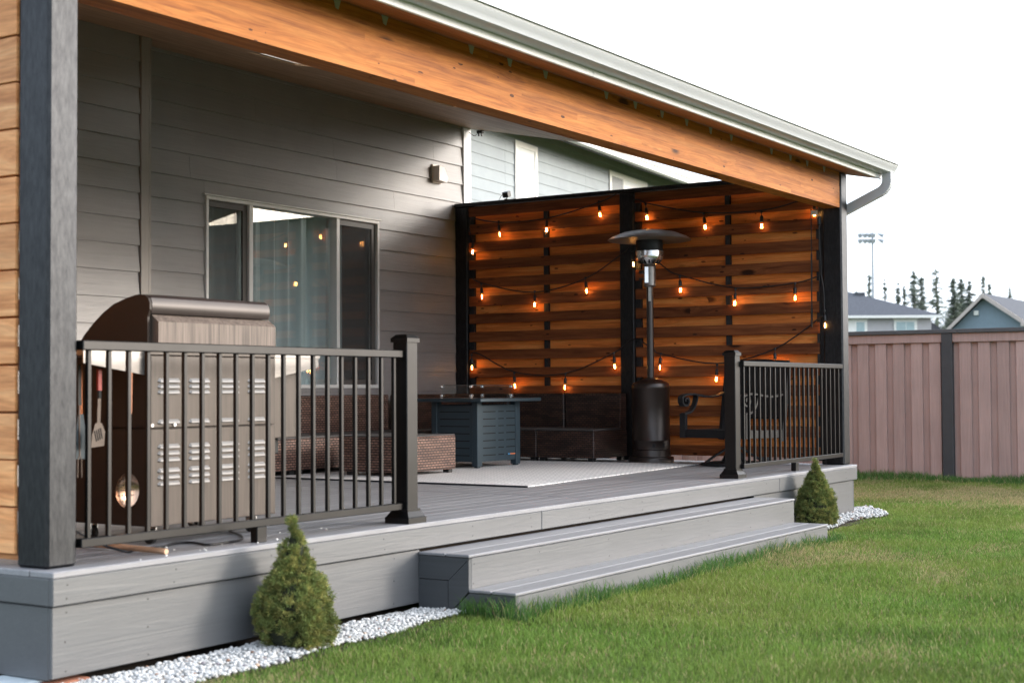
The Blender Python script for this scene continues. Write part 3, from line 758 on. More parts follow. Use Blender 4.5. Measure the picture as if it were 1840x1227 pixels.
string_light('middle black cord of glowing bulbs drooping behind the heater hood',
    [[(4.148, 1.894), (3.958, 1.803), (3.348, 1.691), (2.752, 1.801), (2.313, 2.035), (2.2, 2.10), (2.054, 2.037), (1.845, 1.864), (1.698, 1.791), (1.109, 1.642), (.512, 1.663), (.267, 1.724)], [(2.2, 2.10), (2.21, 2.05)]],
    [(3.998, 1.665), (3.339, 1.559), (2.74, 1.672), (2.209, 1.914), (1.691, 1.64), (1.111, 1.492), (.517, 1.52)])
string_light('lowest black cord of glowing bulbs just above the wicker sofa and railing',
    [[(4.125, 1.08), (4.029, 1.07), (3.58, .874), (2.988, .855), (2.412, 1.058), (2.199, 1.185), (1.984, 1.077), (1.9, 1.032), (1.306, .932), (.721, 1.06), (.26, 1.35)], [(.267, 1.724), (.245, 1.6), (.238, 1.40)]],
    [(4.126, .925), (3.595, .729), (2.98, .711), (2.423, .913), (1.901, .897), (1.308, .779), (.722, .92), (.236, 1.258)])
rod = MB(); rod.tube([(8.93, .348, 2.33), (8.93, .349, 1.9)], .0045, 6); rod.tube([(8.93, .349, 1.92), (8.93, .351, 1.66)], .008, 8); rod.tube([(8.93, .351, 1.67), (8.93, .353, 1.42)], .0065, 8); rod.tube([(8.93, .353, 1.42), (8.93, .355, 1.25)], .0105, 8)
tag(rod.build('hanging_rod', M['rail']), 'thin dark rod hanging from the beam end in front of the cedar slats', 'rod')
pl = MB(); pl.box(8.925, .262, 2.18, 8.955, .292, 2.262, .004); pl.tube([(8.94, .277, 2.2), (8.94, .272, 2.0), (8.94, .262, 1.73)], .004, 6)
pg_ = thing('plug', 'black cord plug with white tag at the top of the far post', 'plug', (8.94, .277, 2.2)); pl.build('plug_body', M['cable'], pg_)
q = MB(); q.box(8.92, .285, 2.275, 8.924, .345, 2.315); q.build('paper_tag', paint('paper_tag', (.7, .69, .66), .7, .05), pg_)
fl = thing('spotlight', 'tiny black spotlight standing on the screen cap', 'spotlight', (8.99, 3.70, 2.668))
q = MB(); q.box(8.965, 3.685, 2.668, 9.0, 3.72, 2.682); q.tube([(8.985, 3.70, 2.68), (8.985, 3.70, 2.70)], .006); q.obox((8.98, 3.70, 2.728), (.94, 0, .34), (0, 1, 0), (-.34, 0, .94), .03, .034, .028); q.build('lamp_head', M['cable'], fl)
q = MB(); q.tube(smooth_path([(8.99, 3.735, 2.73), (9.0, 3.78, 2.72), (9.0, 3.81, 2.672)]), .003, 5); q.build('lead', M['cable'], fl)
fl = thing('cable_adapter', 'small black adapter with loose leads under the ceiling edge', 'adapter', (9.2, 4.16, 3.47))
q = MB(); q.box(9.17, 4.135, 3.445, 9.22, 4.205, 3.477, .004); q.box(9.185, 4.145, 3.41, 9.20, 4.158, 3.446); q.box(9.185, 4.18, 3.415, 9.20, 4.195, 3.446); q.build('adapter_body', M['cable'], fl)
q = MB(); q.tube(smooth_path([(9.19, 4.205, 3.45), (9.2, 4.25, 3.425), (9.2, 4.32, 3.47), (9.2, 4.335, 3.49)]), .003, 5); q.build('lead', M['cable'], fl)

# ------------------------------------------------------------------ railings
def railing(label, x0, px, x1, n, yc, basey, post_first):
    t = thing('deck_railing', label, 'railing', (px, yc, 0), 'black metal railings at the deck edge')
    p = MB(); p.box(px-.047, basey-.047, .02, px+.047, basey+.047, .955, .004)
    p.build('post', M['rail'], t)
    p = MB(); 
    p.add([(px+sx*r, basey+sy*r, z) for r, z in ((.055, .95), (.055, .972), (.034, .992), (.004, .994)) for sx, sy in ((-1,-1),(1,-1),(1,1),(-1,1))],
          [(0,3,2,1)] + [(4*k+i, 4*k+(i+1) % 4, 4*k+4+(i+1) % 4, 4*k+4+i) for k in range(3) for i in range(4)] + [(12,13,14,15)])
    p.build('post_cap', M['rail'], t)
    p = MB()
    p.add([(px+sx*r, basey+sy*r, z) for r, z in ((.078, .0005), (.078, .03), (.072, .036), (.055, .062), (.055, .074)) for sx, sy in ((-1,-1),(1,-1),(1,1),(-1,1))],
          [(0,3,2,1)] + [(4*k+i, 4*k+(i+1) % 4, 4*k+4+(i+1) % 4, 4*k+4+i) for k in range(4) for i in range(4)] + [(16,17,18,19)])
    p.build('base_cover', M['rail'], t)
    a, c = (px+.045, x1) if post_first else (x0, px-.045)
    p = MB(); p.box(a, yc-.026, .868, c, yc+.026, .908, .004); p.build('top_rail', M['rail'], t)
    p = MB(); p.box(a, yc-.02, .072, c, yc+.02, .108, .003); p.build('bottom_rail', M['rail'], t)
    for i in range(n):
        x = a + (c-a)*(i+.45)/n if not post_first else a+(c-a)*(i+.4)/n
        p = MB(); p.box(x-.0095, yc-.0095, .107, x+.0095, yc+.0095, .869, .002); p.build('baluster', M['rail'], t)
    xm = 1.26 if not post_first else 7.85
    p = MB(); p.box(xm-.033, yc-.022, .0, xm+.033, yc+.022, .0725, .003); p.build('support_foot', M['rail'], t)
    return t
railing('black metal railing in front of the grill', .20, 2.395, None, 20, .088, .09, False)
railing('black metal railing in front of the swivel chair, beside the far post', None, 6.715, 8.957, 21, .10, .155, True)

# ------------------------------------------------------------------ grill
grill = thing('gas_grill', 'bronze gas grill with domed lid and rows of louvers at back', 'grill', (1.3, .68, 0))
GX0, GX1_, GY0, GY1 = .885, 1.725, .40, .93
b = MB()
b.box(GX0+.012, GY0+.012, .095, GX1_-.012, GY1, .86, .004); b.box(GX0, GY0+.013, .085, GX0+.011, GY1, .527, .003); b.box(GX0, GY0+.013, .533, GX0+.011, GY1, .862, .003); b.build('cabinet', M['bbqside'], grill)
b = MB()
b.box(GX0, GY0, .53+.003, GX1_-.055, GY0+.011, .862, .003); b.box(GX0, GY0, .085, GX1_-.055, GY0+.011, .53-.003, .003)
b.box(GX1_-.053, GY0+.001, .085, GX1_, GY0+.03, .53-.003, .003); b.box(GX1_-.053, GY0+.001, .533, GX1_, GY0+.03, .862, .003); b.box(GX0, GY0+.003, .866, GX1_, GY0+.03, .885, .002)
back = b.build('back_panel', M['bbqpanel'], grill)
for xa, xc in ((.925, 1.068), (1.122, 1.262), (1.325, 1.462), (1.520, 1.648)):
    for z in (.749, .723, .697, .560, .447, .417, .387, .338, .308, .278):
        r = .0105; lv = MB()
        lv.prism([(GY0-.0005, z-r), (GY0-.012, z-r*.75), (GY0-.009, z), (GY0-.0005, z+r)], 0, xa+.012, xc-.012)
        lv.add([(xa, GY0-.0005, z-r*.3), (xa+.012, GY0-.0005, z-r), (xa+.012, GY0-.012, z-r*.75), (xa+.012, GY0-.0005, z+r)], [(0, 1, 2), (0, 2, 3)])
        lv.add([(xc, GY0-.0005, z-r*.3), (xc-.012, GY0-.0005, z-r), (xc-.012, GY0-.012, z-r*.75), (xc-.012, GY0-.0005, z+r)], [(0, 2, 1), (0, 3, 2)]); lv.build('louver', M['louver'], back)
q = MB()
for x, z in ((1.03, .545), (.89, .545)): q.lathe((x, GY0-.001, z), [(.008, -.006), (.008, .001)], 10, 'y')
q.build('bolt', M['zinc'], back)
# lid: side profile swept across the width
prof = [(GY0+.02, 1.056), (GY0+.012, 1.075), (GY0+.012, 1.105), (GY0+.022, 1.128), (GY0+.045, 1.143), (.50, 1.146), (.565, 1.133), (.65, 1.108), (.72, 1.070), (.79, 1.020), (.85, .968), (.90, .905), (.912, .875)]
prof2 = prof + [(.88, .872), (.46, .872), (.46, 1.056)]
b = MB(); b.prism(prof2, 0, GX0+.02, GX1_-.03); lid = b.build('lid', M['bbqlid'], grill, 28)
b = MB(); b.prism([(a, c) for a, c in [(GY0+.028, 1.04), (GY0+.02, 1.06)] + [(p[0]+.002, p[1]-.0025) for p in prof[1:]] + [(.88, .876), (GY0+.028, .876)]], 0, GX0+.006, GX0+.0195); b.build('lid_end', M['bbqside'], lid)
b = MB(); b.lathe((GX0+.004, .47, .905), [(.009, -.006), (.009, .003)], 10, 'x'); b.build('hinge_bolt', M['zinc'], lid)
b = MB(); b.prism([(GY0-.012, .889), (GY0-.012, 1.018), (GY0+.034, 1.052), (GY0+.05, 1.052), (GY0+.05, .889)], 0, GX0+.035, GX1_-.012); b.build('rear_housing', M['streak'], grill)
b = MB(); b.prism([(GX1_-.0, .885), (GX1_+.345, .885), (GX1_+.345, .82), (GX1_, .762)], 1, GY0+.012, GY0+.02); b.prism([(GX1_, .885), (GX1_+.345, .885), (GX1_+.345, .86), (GX1_, .86)], 1, GY0+.022, GY1-.02); b.box(GX1_, GY0+.004, .8655, GX1_+.348, GY0+.0115, .887); b.build('side_shelf', M['stainless'], grill)
b = MB(); b.prism([(GX0, .885), (GX0-.355, .885), (GX0-.355, .825), (GX0, .775)], 1, GY0+.04, GY0+.048); b.prism([(GX0, .885), (GX0-.355, .885), (GX0-.355, .86), (GX0, .86)], 1, GY0+.05, GY1-.02); b.build('side_shelf', M['stainless'], grill)
b = MB(); b.box(GX1_+.001, GY0+.03, .46, GX1_+.225, GY1-.15, .80, .004); b.build('side_burner_box', M['bbqpanel'], grill)
b = MB(); b.box(GX1_+.001, GY0+.12, .375, GX1_+.16, GY1-.2, .455, .006); b.build('regulator', M['rubber'], grill)
for x, y in ((.95, .47), (1.62, .47), (1.62, .86), (.95, .86)):
    w = MB(); w.lathe((x-.012, y, .036), [(.02, 0), (.036, .003), (.036, .021), (.02, .024)], 18, 'x'); wh = w.build('caster', M['rubber'], grill, 40)
    w = MB(); w.obox((x-.02, y-.002, .055), (1, 0, 0), (0, 1, 0), (0, 0, 1), .003, .016, .03); w.obox((x+.02, y-.002, .055), (1, 0, 0), (0, 1, 0), (0, 0, 1), .003, .016, .03); w.box(x-.023, y-.022, .0815, x+.023, y+.022, .088); w.lathe((x-.0235, y, .036), [(.009, -.002), (.009, 0)], 10, 'x'); w.build('fork', M['zinc'], wh)

# hanging tools under the left shelf
def ring_bowl(mb, c, rx, rz, depth):
    n = 20; c = Vector(c); rows = [(1.0, 0), (.85, .45), (.55, .85), (.2, 1.0)]
    b0 = len(mb.v)
    for f, d in rows:
        for k in range(n):
            a = 2*math.pi*k/n; mb.v.append(tuple(c+Vector((rx*f*math.cos(a), depth*d, rz*f*math.sin(a)))))
    for i in range(3):
        for k in range(n): mb.f.append((b0+i*n+k, b0+i*n+(k+1) % n, b0+(i+1)*n+(k+1) % n, b0+(i+1)*n+k))
    mb.f.append(tuple(b0+3*n+k for k in range(n)))
sp = thing('slotted_spoon', 'shiny slotted spoon with orange handle hanging beside the grill', 'spoon', (.785, .43, .78))
q = MB(); q.tube([(.789, .428, .785), (.788, .43, .60)], .007, 8, flat=(.016, .010), up=(0, 1, 0)); q.build('handle', M['orange'], sp)
q = MB(); q.tube(smooth_path([(.788, .43, .60), (.786, .431, .48), (.783, .434, .36), (.782, .436, .325)]), .0035, 8); q.build('shank', M['copper'], sp)
q = MB(); ring_bowl(q, (.781, .436, .256), .070, .078, .022); bw = q.build('bowl', M['copper'], sp, 50)
q = MB()
for i in range(-2, 3):
    for j in range(-2, 3):
        if abs(i)+abs(j) < 4: q.lathe((.781+i*.020, .4345+.017*(1-(i*i+j*j)/9), .256+j*.022), [(.0035, 0), (.0035, .001)], 6, 'y')
q.build('holes', M['slot'], bw)
sp = thing('spatula', 'steel slotted spatula with red and black handle hanging under the grill shelf', 'spatula', (.67, .5, .78))
q = MB(); q.tube([(.672, .5, .80), (.672, .5, .705)], .008, 8, flat=(.02, .012), up=(0, 1, 0)); q.build('handle', M['red'], sp)
q = MB(); q.tube([(.672, .5, .835), (.672, .5, .80)], .009, 8); q.tube([(.672, .5, .705), (.672, .5, .67)], .0095, 8); q.build('grip_end', M['rubber'], sp)
q = MB(); q.tube([(.672, .5, .67), (.670, .502, .56)], .006, 8, flat=(.018, .005), up=(0, 1, 0)); q.prism([(.652, .56), (.688, .56), (.708, .52), (.702, .458), (.628, .452), (.634, .51)], 1, .5005, .503); bl = q.build('blade', M['toolsteel'], sp)
q = MB()
for i in range(4): q.obox((.652+i*.011, .4995, .502+.004*i), (.97, 0, .2), (0, 1, 0), (-.25, 0, .97), .0022, .0008, .024)
q.build('slots', M['slot'], bl)
sp = thing('barbecue_fork', 'long dark-handled fork hanging beside the roof post', 'barbecue fork', (.60, .55, .78))
q = MB(); q.tube([(.60, .55, .82), (.602, .55, .64)], .0075, 8, flat=(.018, .011), up=(0, 1, 0)); q.build('handle', M['rubber'], sp)
q = MB(); q.tube([(.602, .55, .64), (.606, .55, .42)], .004, 6); q.tube([(.606, .55, .42), (.596, .55, .40), (.594, .55, .32)], .003, 6); q.tube([(.606, .55, .42), (.616, .55, .40), (.618, .55, .32)], .003, 6); q.build('tines', M['toolsteel'], sp)
sp = thing('grill_brush', 'grill brush with dark blue grey blade hanging between the spatula and the roof post', 'brush', (.635, .58, .78))
q = MB(); q.tube([(.637, .58, .82), (.637, .58, .60)], .008, 8); q.build('handle', M['orange'], sp)
q = MB(); q.prism([(.622, .60), (.652, .60), (.664, .52), (.664, .40), (.612, .40), (.612, .52)], 1, .579, .583); q.build('blade', M['fire'], sp)
# stick and cable on the deck
q = MB(); q.tube([(.672, .70, .022), (.670, .40, .020), (.668, .075, .014)], [.014, .0135, .0125], 10); tag(q.build('wooden_stick', M['stick'], None, 40), 'round wooden stick lying on the deck under the railing', 'stick')
q = MB(); q.tube(smooth_path([(.28, .22, .02), (.34, .28, .10), (.45, .38, .10), (.55, .34, .04), (.62, .26, .008), (.74, .33, .006), (.83, .28, .006), (1.0, .36, .006), (1.05, .30, .006), (1.02, .18, .006), (1.12, .17, .006), (1.26, .20, .006), (1.40, .33, .006), (1.55, .55, .006)]), .0055, 6)
tag(q.build('power_cable', M['cable'], None, 60), 'thin black cable snaking across the deck under the grill', 'cable')
q = MB()
for i in range(16):
    x, y = random.uniform(.4, 2.2), random.uniform(.02, .3); s_ = random.uniform(.003, .007)
    q.lathe((x, y, .0005), [(s_, 0), (s_*.7, s_*.6), (.0001, s_*.9)], 6)
o = q.build('gravel_chips', M['trimwhite']); struct(o, 'stuff'); tag(o, 'scattered white gravel chips on the deck edge by the grill', 'gravel chips')

# ------------------------------------------------------------------ rug
rug = thing('rug', 'pale woven outdoor rug with dark binding under the fire table', 'rug', (6.7, 2.2, 0))
q = MB(); q.add([(5.04, .99, .0005), (8.40, 1.26, .0005), (8.18, 3.45, .0005), (5.04, 3.45, .0005), (5.04, .99, .010), (8.40, 1.26, .010), (8.18, 3.45, .010), (5.04, 3.45, .010)], [(0,3,2,1),(4,5,6,7),(0,1,5,4),(1,2,6,5),(2,3,7,6),(3,0,4,7)]); q.build('rug_field', M['rug'], rug)
q = MB(); q.tube([(5.035, 3.45, .0065), (5.035, .985, .0065)], .006, 6); q.build('binding', M['binding'], rug)
q = MB(); q.tube([(5.035, .985, .006), (8.40, 1.255, .006)], .0045, 6); q.build('hem', M['rug'], rug)

# ------------------------------------------------------------------ wicker furniture
def feet(xs, ys, z0, z1, parent):
    for x in xs:
        for y in ys:
            p = MB(); p.box(x-.03, y-.03, z0, x+.03, y+.03, z1, .004); p.build('foot', M['rubber'], parent)
otto = thing('ottoman', 'low square brown wicker ottoman in front of the fire table', 'ottoman', (5.88, 2.72, .01))
OX0, OX1, OY0, OY1 = 5.52, 6.262, 2.463, 3.07
p = MB(); p.box(OX0, OY0, .04, OX1, OY1, .318, .008); p.build('wicker_base', M['wick'], otto)
p = MB(); p.box(OX0+.004, OY0+.004, .3185, OX1-.004, OY1-.004, .33, .004); p.build('seat_top', M['seattop'], otto)
feet((OX0+.05, OX1-.05), (OY0+.05, OY1-.05), .01, .041, otto)
def module(label, x0, x1, y0, y1, back, mat):
    t = thing('sofa_module', label, 'sofa', ((x0+x1)/2, (y0+y1)/2, 0), 'modules of the wicker sectional sofa')
    z0 = .0
    p = MB(); p.box(x0, y0, .038, x1, y1, .300, .008); p.build('seat_base', mat, t)
    bx = (x0+.004, y0+.004, x1-.004, y1-.004)
    if back == 'y': sx = (bx[0], bx[1], bx[2], y1-.132)
    elif back == 'x': sx = (bx[0], bx[1], x1-.132, bx[3])
    else: sx = (bx[0], bx[1], x1-.132, y1-.132)
    p = MB(); p.box(sx[0], sx[1], .3005, sx[2], sx[3], .316, .004); p.build('seat_top', M['seattop'], t)
    p = MB()
    if back in ('y', 'xy'): p.box(x0+.003, y1-.13, .3005, x1-.003, y1, .655, .01)
    if back == 'x': p.box(x1-.13, y0+.003, .3005, x1, y1-.003, .655, .01)
    if back == 'xy': p.box(x1-.13, y0+.003, .3005, x1, y1-.132, .655, .01)
    p.build('backrest', mat, t); feet((x0+.05, x1-.05), (y0+.05, y1-.05), .001, .039, t)
    return t
module('wicker sofa module against the house wall, nearest the grill', 4.72, 5.44, 3.48, 4.28, 'y', M['wick'])
module('wicker sofa module against the house wall, behind the ottoman', 5.445, 6.60, 3.48, 4.28, 'y', M['wick'])
module('wicker sofa module against the house wall, behind the fire table', 6.605, 7.55, 3.48, 4.28, 'y', M['wick'])
module('dark wicker corner sofa module where the house wall meets the cedar screen', 7.555, 8.93, 3.58, 4.15, 'xy', M['wickd'])
module('dark wicker sofa module along the cedar screen, right of the fire table', 8.265, 8.93, 2.915, 3.575, 'x', M['wickd'])
module('dark wicker sofa end module beside the patio heater', 8.265, 8.93, 2.275, 2.91, 'x', M['wickd'])

# ------------------------------------------------------------------ fire table
ft = thing('fire_table', 'blue grey steel fire table with slotted panels on the rug', 'fire table', (7.19, 2.92, .01))
FX0, FX1, FY0, FY1 = 6.835, 7.535, 2.632, 3.13
p = MB(); p.box(FX0-.14, FY0-.13, .591, FX1+.16, FY1+.15, .621, .005); p.build('table_top', M['fire'], ft)
for x in (FX0, FX1-.075):
    for y in (FY0, FY1-.06): 
        p = MB(); p.box(x, y, .022, x+.075, y+.06, .5905, .004); p.box(x+.015, y+.012, .0105, x+.06, y+.048, .0225); p.build('leg', M['fire'], ft)
p = MB(); p.box(FX0+.076, FY0+.008, .062, FX1-.076, FY0+.022, .562, .003); fp = p.build('front_panel', M['fire'], ft)
q = MB()
for i in range(7):
    z = .118+i*.064
    for a, c in ((FX0+.10, FX0+.30), (FX0+.345, FX0+.435), (FX0+.475, FX0+.63)): q.box(a, FY0+.0065, z-.0045, c, FY0+.0085, z+.0045)
q.build('slots', M['slot'], fp)
q = MB(); q.box(FX0+.50, FY0+.005, .112, FX0+.535, FY0+.0063, .122); q.build('tab', M['sticker_b'], fp, label='blue end of the small coloured tab')
q = MB(); q.box(FX0+.537, FY0+.005, .112, FX0+.622, FY0+.0063, .122); q.build('tab', M['sticker_o'], fp, label='orange part of the small coloured tab')
p = MB(); p.box(FX0+.008, FY0+.061, .062, FX0+.022, FY1-.061, .562, .003); fp = p.build('side_panel', M['fire'], ft)
q = MB()
for i in range(7): q.box(FX0+.0065, FY0+.09, .118+i*.064-.004, FX0+.0085, FY1-.09, .118+i*.064+.004)
q.build('slots', M['slot'], fp)
p = MB(); p.box(FX1-.022, FY0+.061, .062, FX1-.008, FY1-.061, .562, .003); p.build('side_panel', M['fire'], ft)
p = MB(); p.box(FX0+.076, FY1-.022, .062, FX1-.076, FY1-.008, .562, .003); p.build('back_panel', M['fire'], ft)
p = MB(); p.lathe((7.15, 2.85, .03), [(.04, 0), (.04, .012), (.015, .014), (.015, .035)], 12); p.build('levelling_foot', M['rubber'], ft)
wg = thing('wind_guard', 'clear glass wind guard with chrome clips on the fire table', 'wind guard', (7.2, 2.9, .621))
GXa, GXb, GYa, GYb = 6.90, 7.555, 2.74, 3.06
q = MB()
for a, b_ in (((GXa, GYa), (GXb, GYa)), ((GXb, GYa), (GXb, GYb)), ((GXb, GYb), (GXa, GYb)), ((GXa, GYb), (GXa, GYa))): q.add([(*a, .63), (*b_, .63), (*b_, .735), (*a, .735)], [(0, 1, 2, 3)])
q.build('glass', M['clearglass'], wg)
q = MB()
for x in (GXa, GXb):
    for y in (GYa, GYb):
        for z in (.634, .715): q.box(x-.014, y-.014, z, x+.014, y+.014, z+.022, .003)
for x, y in ((GXa, GYa), (GXb, GYa), (GXa, GYb), (GXb, GYb)): q.box(x-.01, y-.01, .6215, x+.01, y+.01, .634)
q.build('clip', M['clip'], wg)
q = MB(); q.box(GXa-.004, GYa-.003, .7355, GXb+.004, GYa+.009, .741); q.box(GXa-.004, GYb-.009, .7355, GXb+.004, GYb+.003, .741); q.build('top_edge', M['rubber'], wg)

# ------------------------------------------------------------------ patio heater
HX, HY = 8.60, 1.84
ht = thing('patio_heater', 'tall bronze mushroom patio heater with round hood by the cedar screen', 'patio heater', (HX, HY, 0))
L = lambda prof, name, mat, n=40, par=ht, sm=35: MB().lathe((HX, HY, 0), prof, n).build(name, mat, par, sm)
L([(.215, .0), (.215, .045), (.208, .055), (.185, .06), (.178, .12), (.17, .125)], 'base', M['heater'])
tank = L([(.178, .126), (.178, .20), (.181, .205), (.181, .215), (.178, .22), (.178, .69), (.181, .695), (.181, .72), (.172, .745), (.12, .775), (.045, .80), (.04, .80)], 'tank_housing', M['heater'])
q = MB()
for a in (R_(215), R_(248)): q.obox((HX+.1785*math.cos(a), HY+.1785*math.sin(a), .165), (-math.sin(a), math.cos(a), 0), (math.cos(a), math.sin(a), 0), (0, 0, 1), .012, .001, .018)
q.build('vent_hole', M['slot'], tank)
pole = L([(.033, .80), (.033, 1.675)], 'pole', M['heatpole'], 24)
q = MB(); q.obox((HX-.031, HY-.014, 1.60), (.45, -.89, 0), (-.89, -.45, 0), (0, 0, 1), .012, .002, .075); q.build('instruction_label', paint('grey_label', (.45, .45, .44), .4, .2, 60), pole)
ctl = L([(.045, 1.66), (.058, 1.675), (.058, 1.85), (.062, 1.855), (.05, 1.875)], 'control_housing', M['stainless'], 28)
q = MB(); q.obox((HX-.055, HY+.005, 1.775), (.45, -.89, 0), (-.89, -.45, 0), (0, 0, 1), .017, .012, .075); q.build('control_plate', M['clip'], ctl)
q = MB(); q.lathe((HX-.085, HY+.045, 1.80), [(.018, -.02), (.018, .02)], 12, 'y'); q.lathe((HX-.085, HY+.045, 1.735), [(.012, -.02), (.012, .02)], 12, 'y'); q.build('knob', M['rubber'], ctl)
L([(.07, 1.872), (.125, 1.925), (.13, 1.94), (.13, 1.955), (.135, 1.957), (.135, 2.0), (.13, 2.002)], 'burner_bowl', M['clip'])
q = MB()
for i in range(14):
    a = 2*math.pi*i/14; q.obox((HX+.098*math.cos(a), HY+.098*math.sin(a), 1.8965), (-math.sin(a), math.cos(a), 0), (math.cos(a)*.7, math.sin(a)*.7, .71), (-math.cos(a)*.71, -math.sin(a)*.71, .7), .009, .022, .0035)
q.build('air_slots', M['slot'], ht)
L([(.128, 2.0), (.128, 2.165), (.07, 2.17)], 'emitter_screen', M['burner'])
L([(.395, 2.105), (.398, 2.108), (.36, 2.135), (.25, 2.178), (.15, 2.197), (.06, 2.207), (.0001, 2.209)], 'hood', M['hood'], 48, ht, 60)
hd = MB().lathe((HX, HY, 0), [(.0001, 2.199), (.15, 2.188), (.25, 2.170), (.36, 2.127), (.393, 2.103)], 48).build('hood_underside', M['hood'], ht, 60)

# ------------------------------------------------------------------ swivel chair
ch = thing('swivel_chair', 'black metal swivel patio chair with scrolled arms behind the far railing', 'chair', (8.47, .93, 0))
fa_ = Vector((-.966, .259, 0)); sd_ = Vector((.259, .966, 0))        # facing, and towards its far side
O = Vector((8.47, .93, 0))
def cp(f, s, z): return tuple(O + fa_*f + sd_*s + Vector((0, 0, z)))
q = MB(); q.lathe((O.x, O.y, 0), [(.30, .004), (.30, .022), (.27, .03), (.27, .018)], 36); q.lathe((O.x, O.y, 0), [(.07, .012), (.07, .05), (.03, .06), (.03, .20), (.06, .205), (.06, .22)], 20)
for a in range(4):
    an = math.pi/4 + a*math.pi/2; d = Vector((math.cos(an), math.sin(an), 0))
    q.tube(smooth_path([tuple(O+d*.29+Vector((0,0,.02))), tuple(O+d*.18+Vector((0,0,.09))), tuple(O+d*.04+Vector((0,0,.17)))]), .016, 6, flat=(.035, .016))
q.build('swivel_base', M['chair'], ch, 35)
sw = .35
q = MB()
q.tube([cp(.29, -sw, .29), cp(.29, sw, .29)], .03, 4, flat=(.03, .075)); q.tube([cp(-.26, -sw, .27), cp(-.26, sw, .27)], .03, 4, flat=(.03, .05))
for s in (-sw, sw): q.tube([cp(.30, s, .29), cp(-.27, s, .285)], .03, 4, flat=(.03, .07))
q.build('seat_frame', M['chair'], ch)
q = MB(); q.add([cp(.28, -sw+.02, .315), cp(.28, sw-.02, .315), cp(-.25, sw-.02, .30), cp(-.25, -sw+.02, .30), cp(.28, -sw+.02, .328), cp(.28, sw-.02, .328), cp(-.25, sw-.02, .313), cp(-.25, -sw+.02, .313)], [(0,3,2,1),(4,5,6,7),(0,1,5,4),(1,2,6,5),(2,3,7,6),(3,0,4,7)]); q.build('seat_sling', M['sling'], ch)
for s in (-sw, sw):
    q = MB(); q.tube([cp(.29, s, .25), cp(.29, s, .47)], .03, 4, flat=(.055, .05)); q.build('arm_post', M['chair'], ch)
    arc = [cp(-.31, s, .665), cp(-.20, s, .632), cp(-.06, s, .620), cp(.10, s, .636), cp(.20, s, .646)]
    for i in range(1, 13):
        a = R_(90-40*i); rr_ = .062*(1-.065*i); arc.append(cp(.272+rr_*math.cos(a), s, .584+rr_*math.sin(a)))
    q = MB(); q.tube(smooth_path(arc, 4), .015, 6, flat=(.06, .016))
    q.tube(smooth_path([cp(.11, s, .636), cp(.125, s, .585), cp(.155, s, .525), cp(.21, s, .482), cp(.295, s, .466)], 5), .012, 6, flat=(.05, .018)); q.build('armrest', M['chair'], ch)
q = MB()
for s in (-sw, sw): q.tube(smooth_path([cp(-.24, s, .22), cp(-.27, s, .42), cp(-.31, s, .66), cp(-.345, s, .86), cp(-.36, s, .93)], 5), .02, 6, flat=(.035, .045), up=tuple(fa_))
q.tube([cp(-.36, -sw, .93), cp(-.365, 0, .95), cp(-.36, sw, .93)], .02, 6, flat=(.03, .03)); q.tube([cp(-.28, -sw, .43), cp(-.28, sw, .43)], .015, 6)
q.build('back_frame', M['chair'], ch)
q = MB(); v0 = [cp(-.27, -sw+.02, .42), cp(-.27, sw-.02, .42), cp(-.31, sw-.02, .66), cp(-.31, -sw+.02, .66), cp(-.352, -sw+.02, .925), cp(-.352, sw-.02, .925)]
v1 = [tuple(Vector(p)-fa_*.012) for p in v0]
q.add(v0+v1, [(0,1,2,3),(3,2,5,4),(6,9,8,7),(9,10,11,8),(0,6,7,1),(4,5,11,10),(0,3,9,6),(3,4,10,9),(1,7,8,2),(2,8,11,5)]); q.build('back_sling', M['sling'], ch)

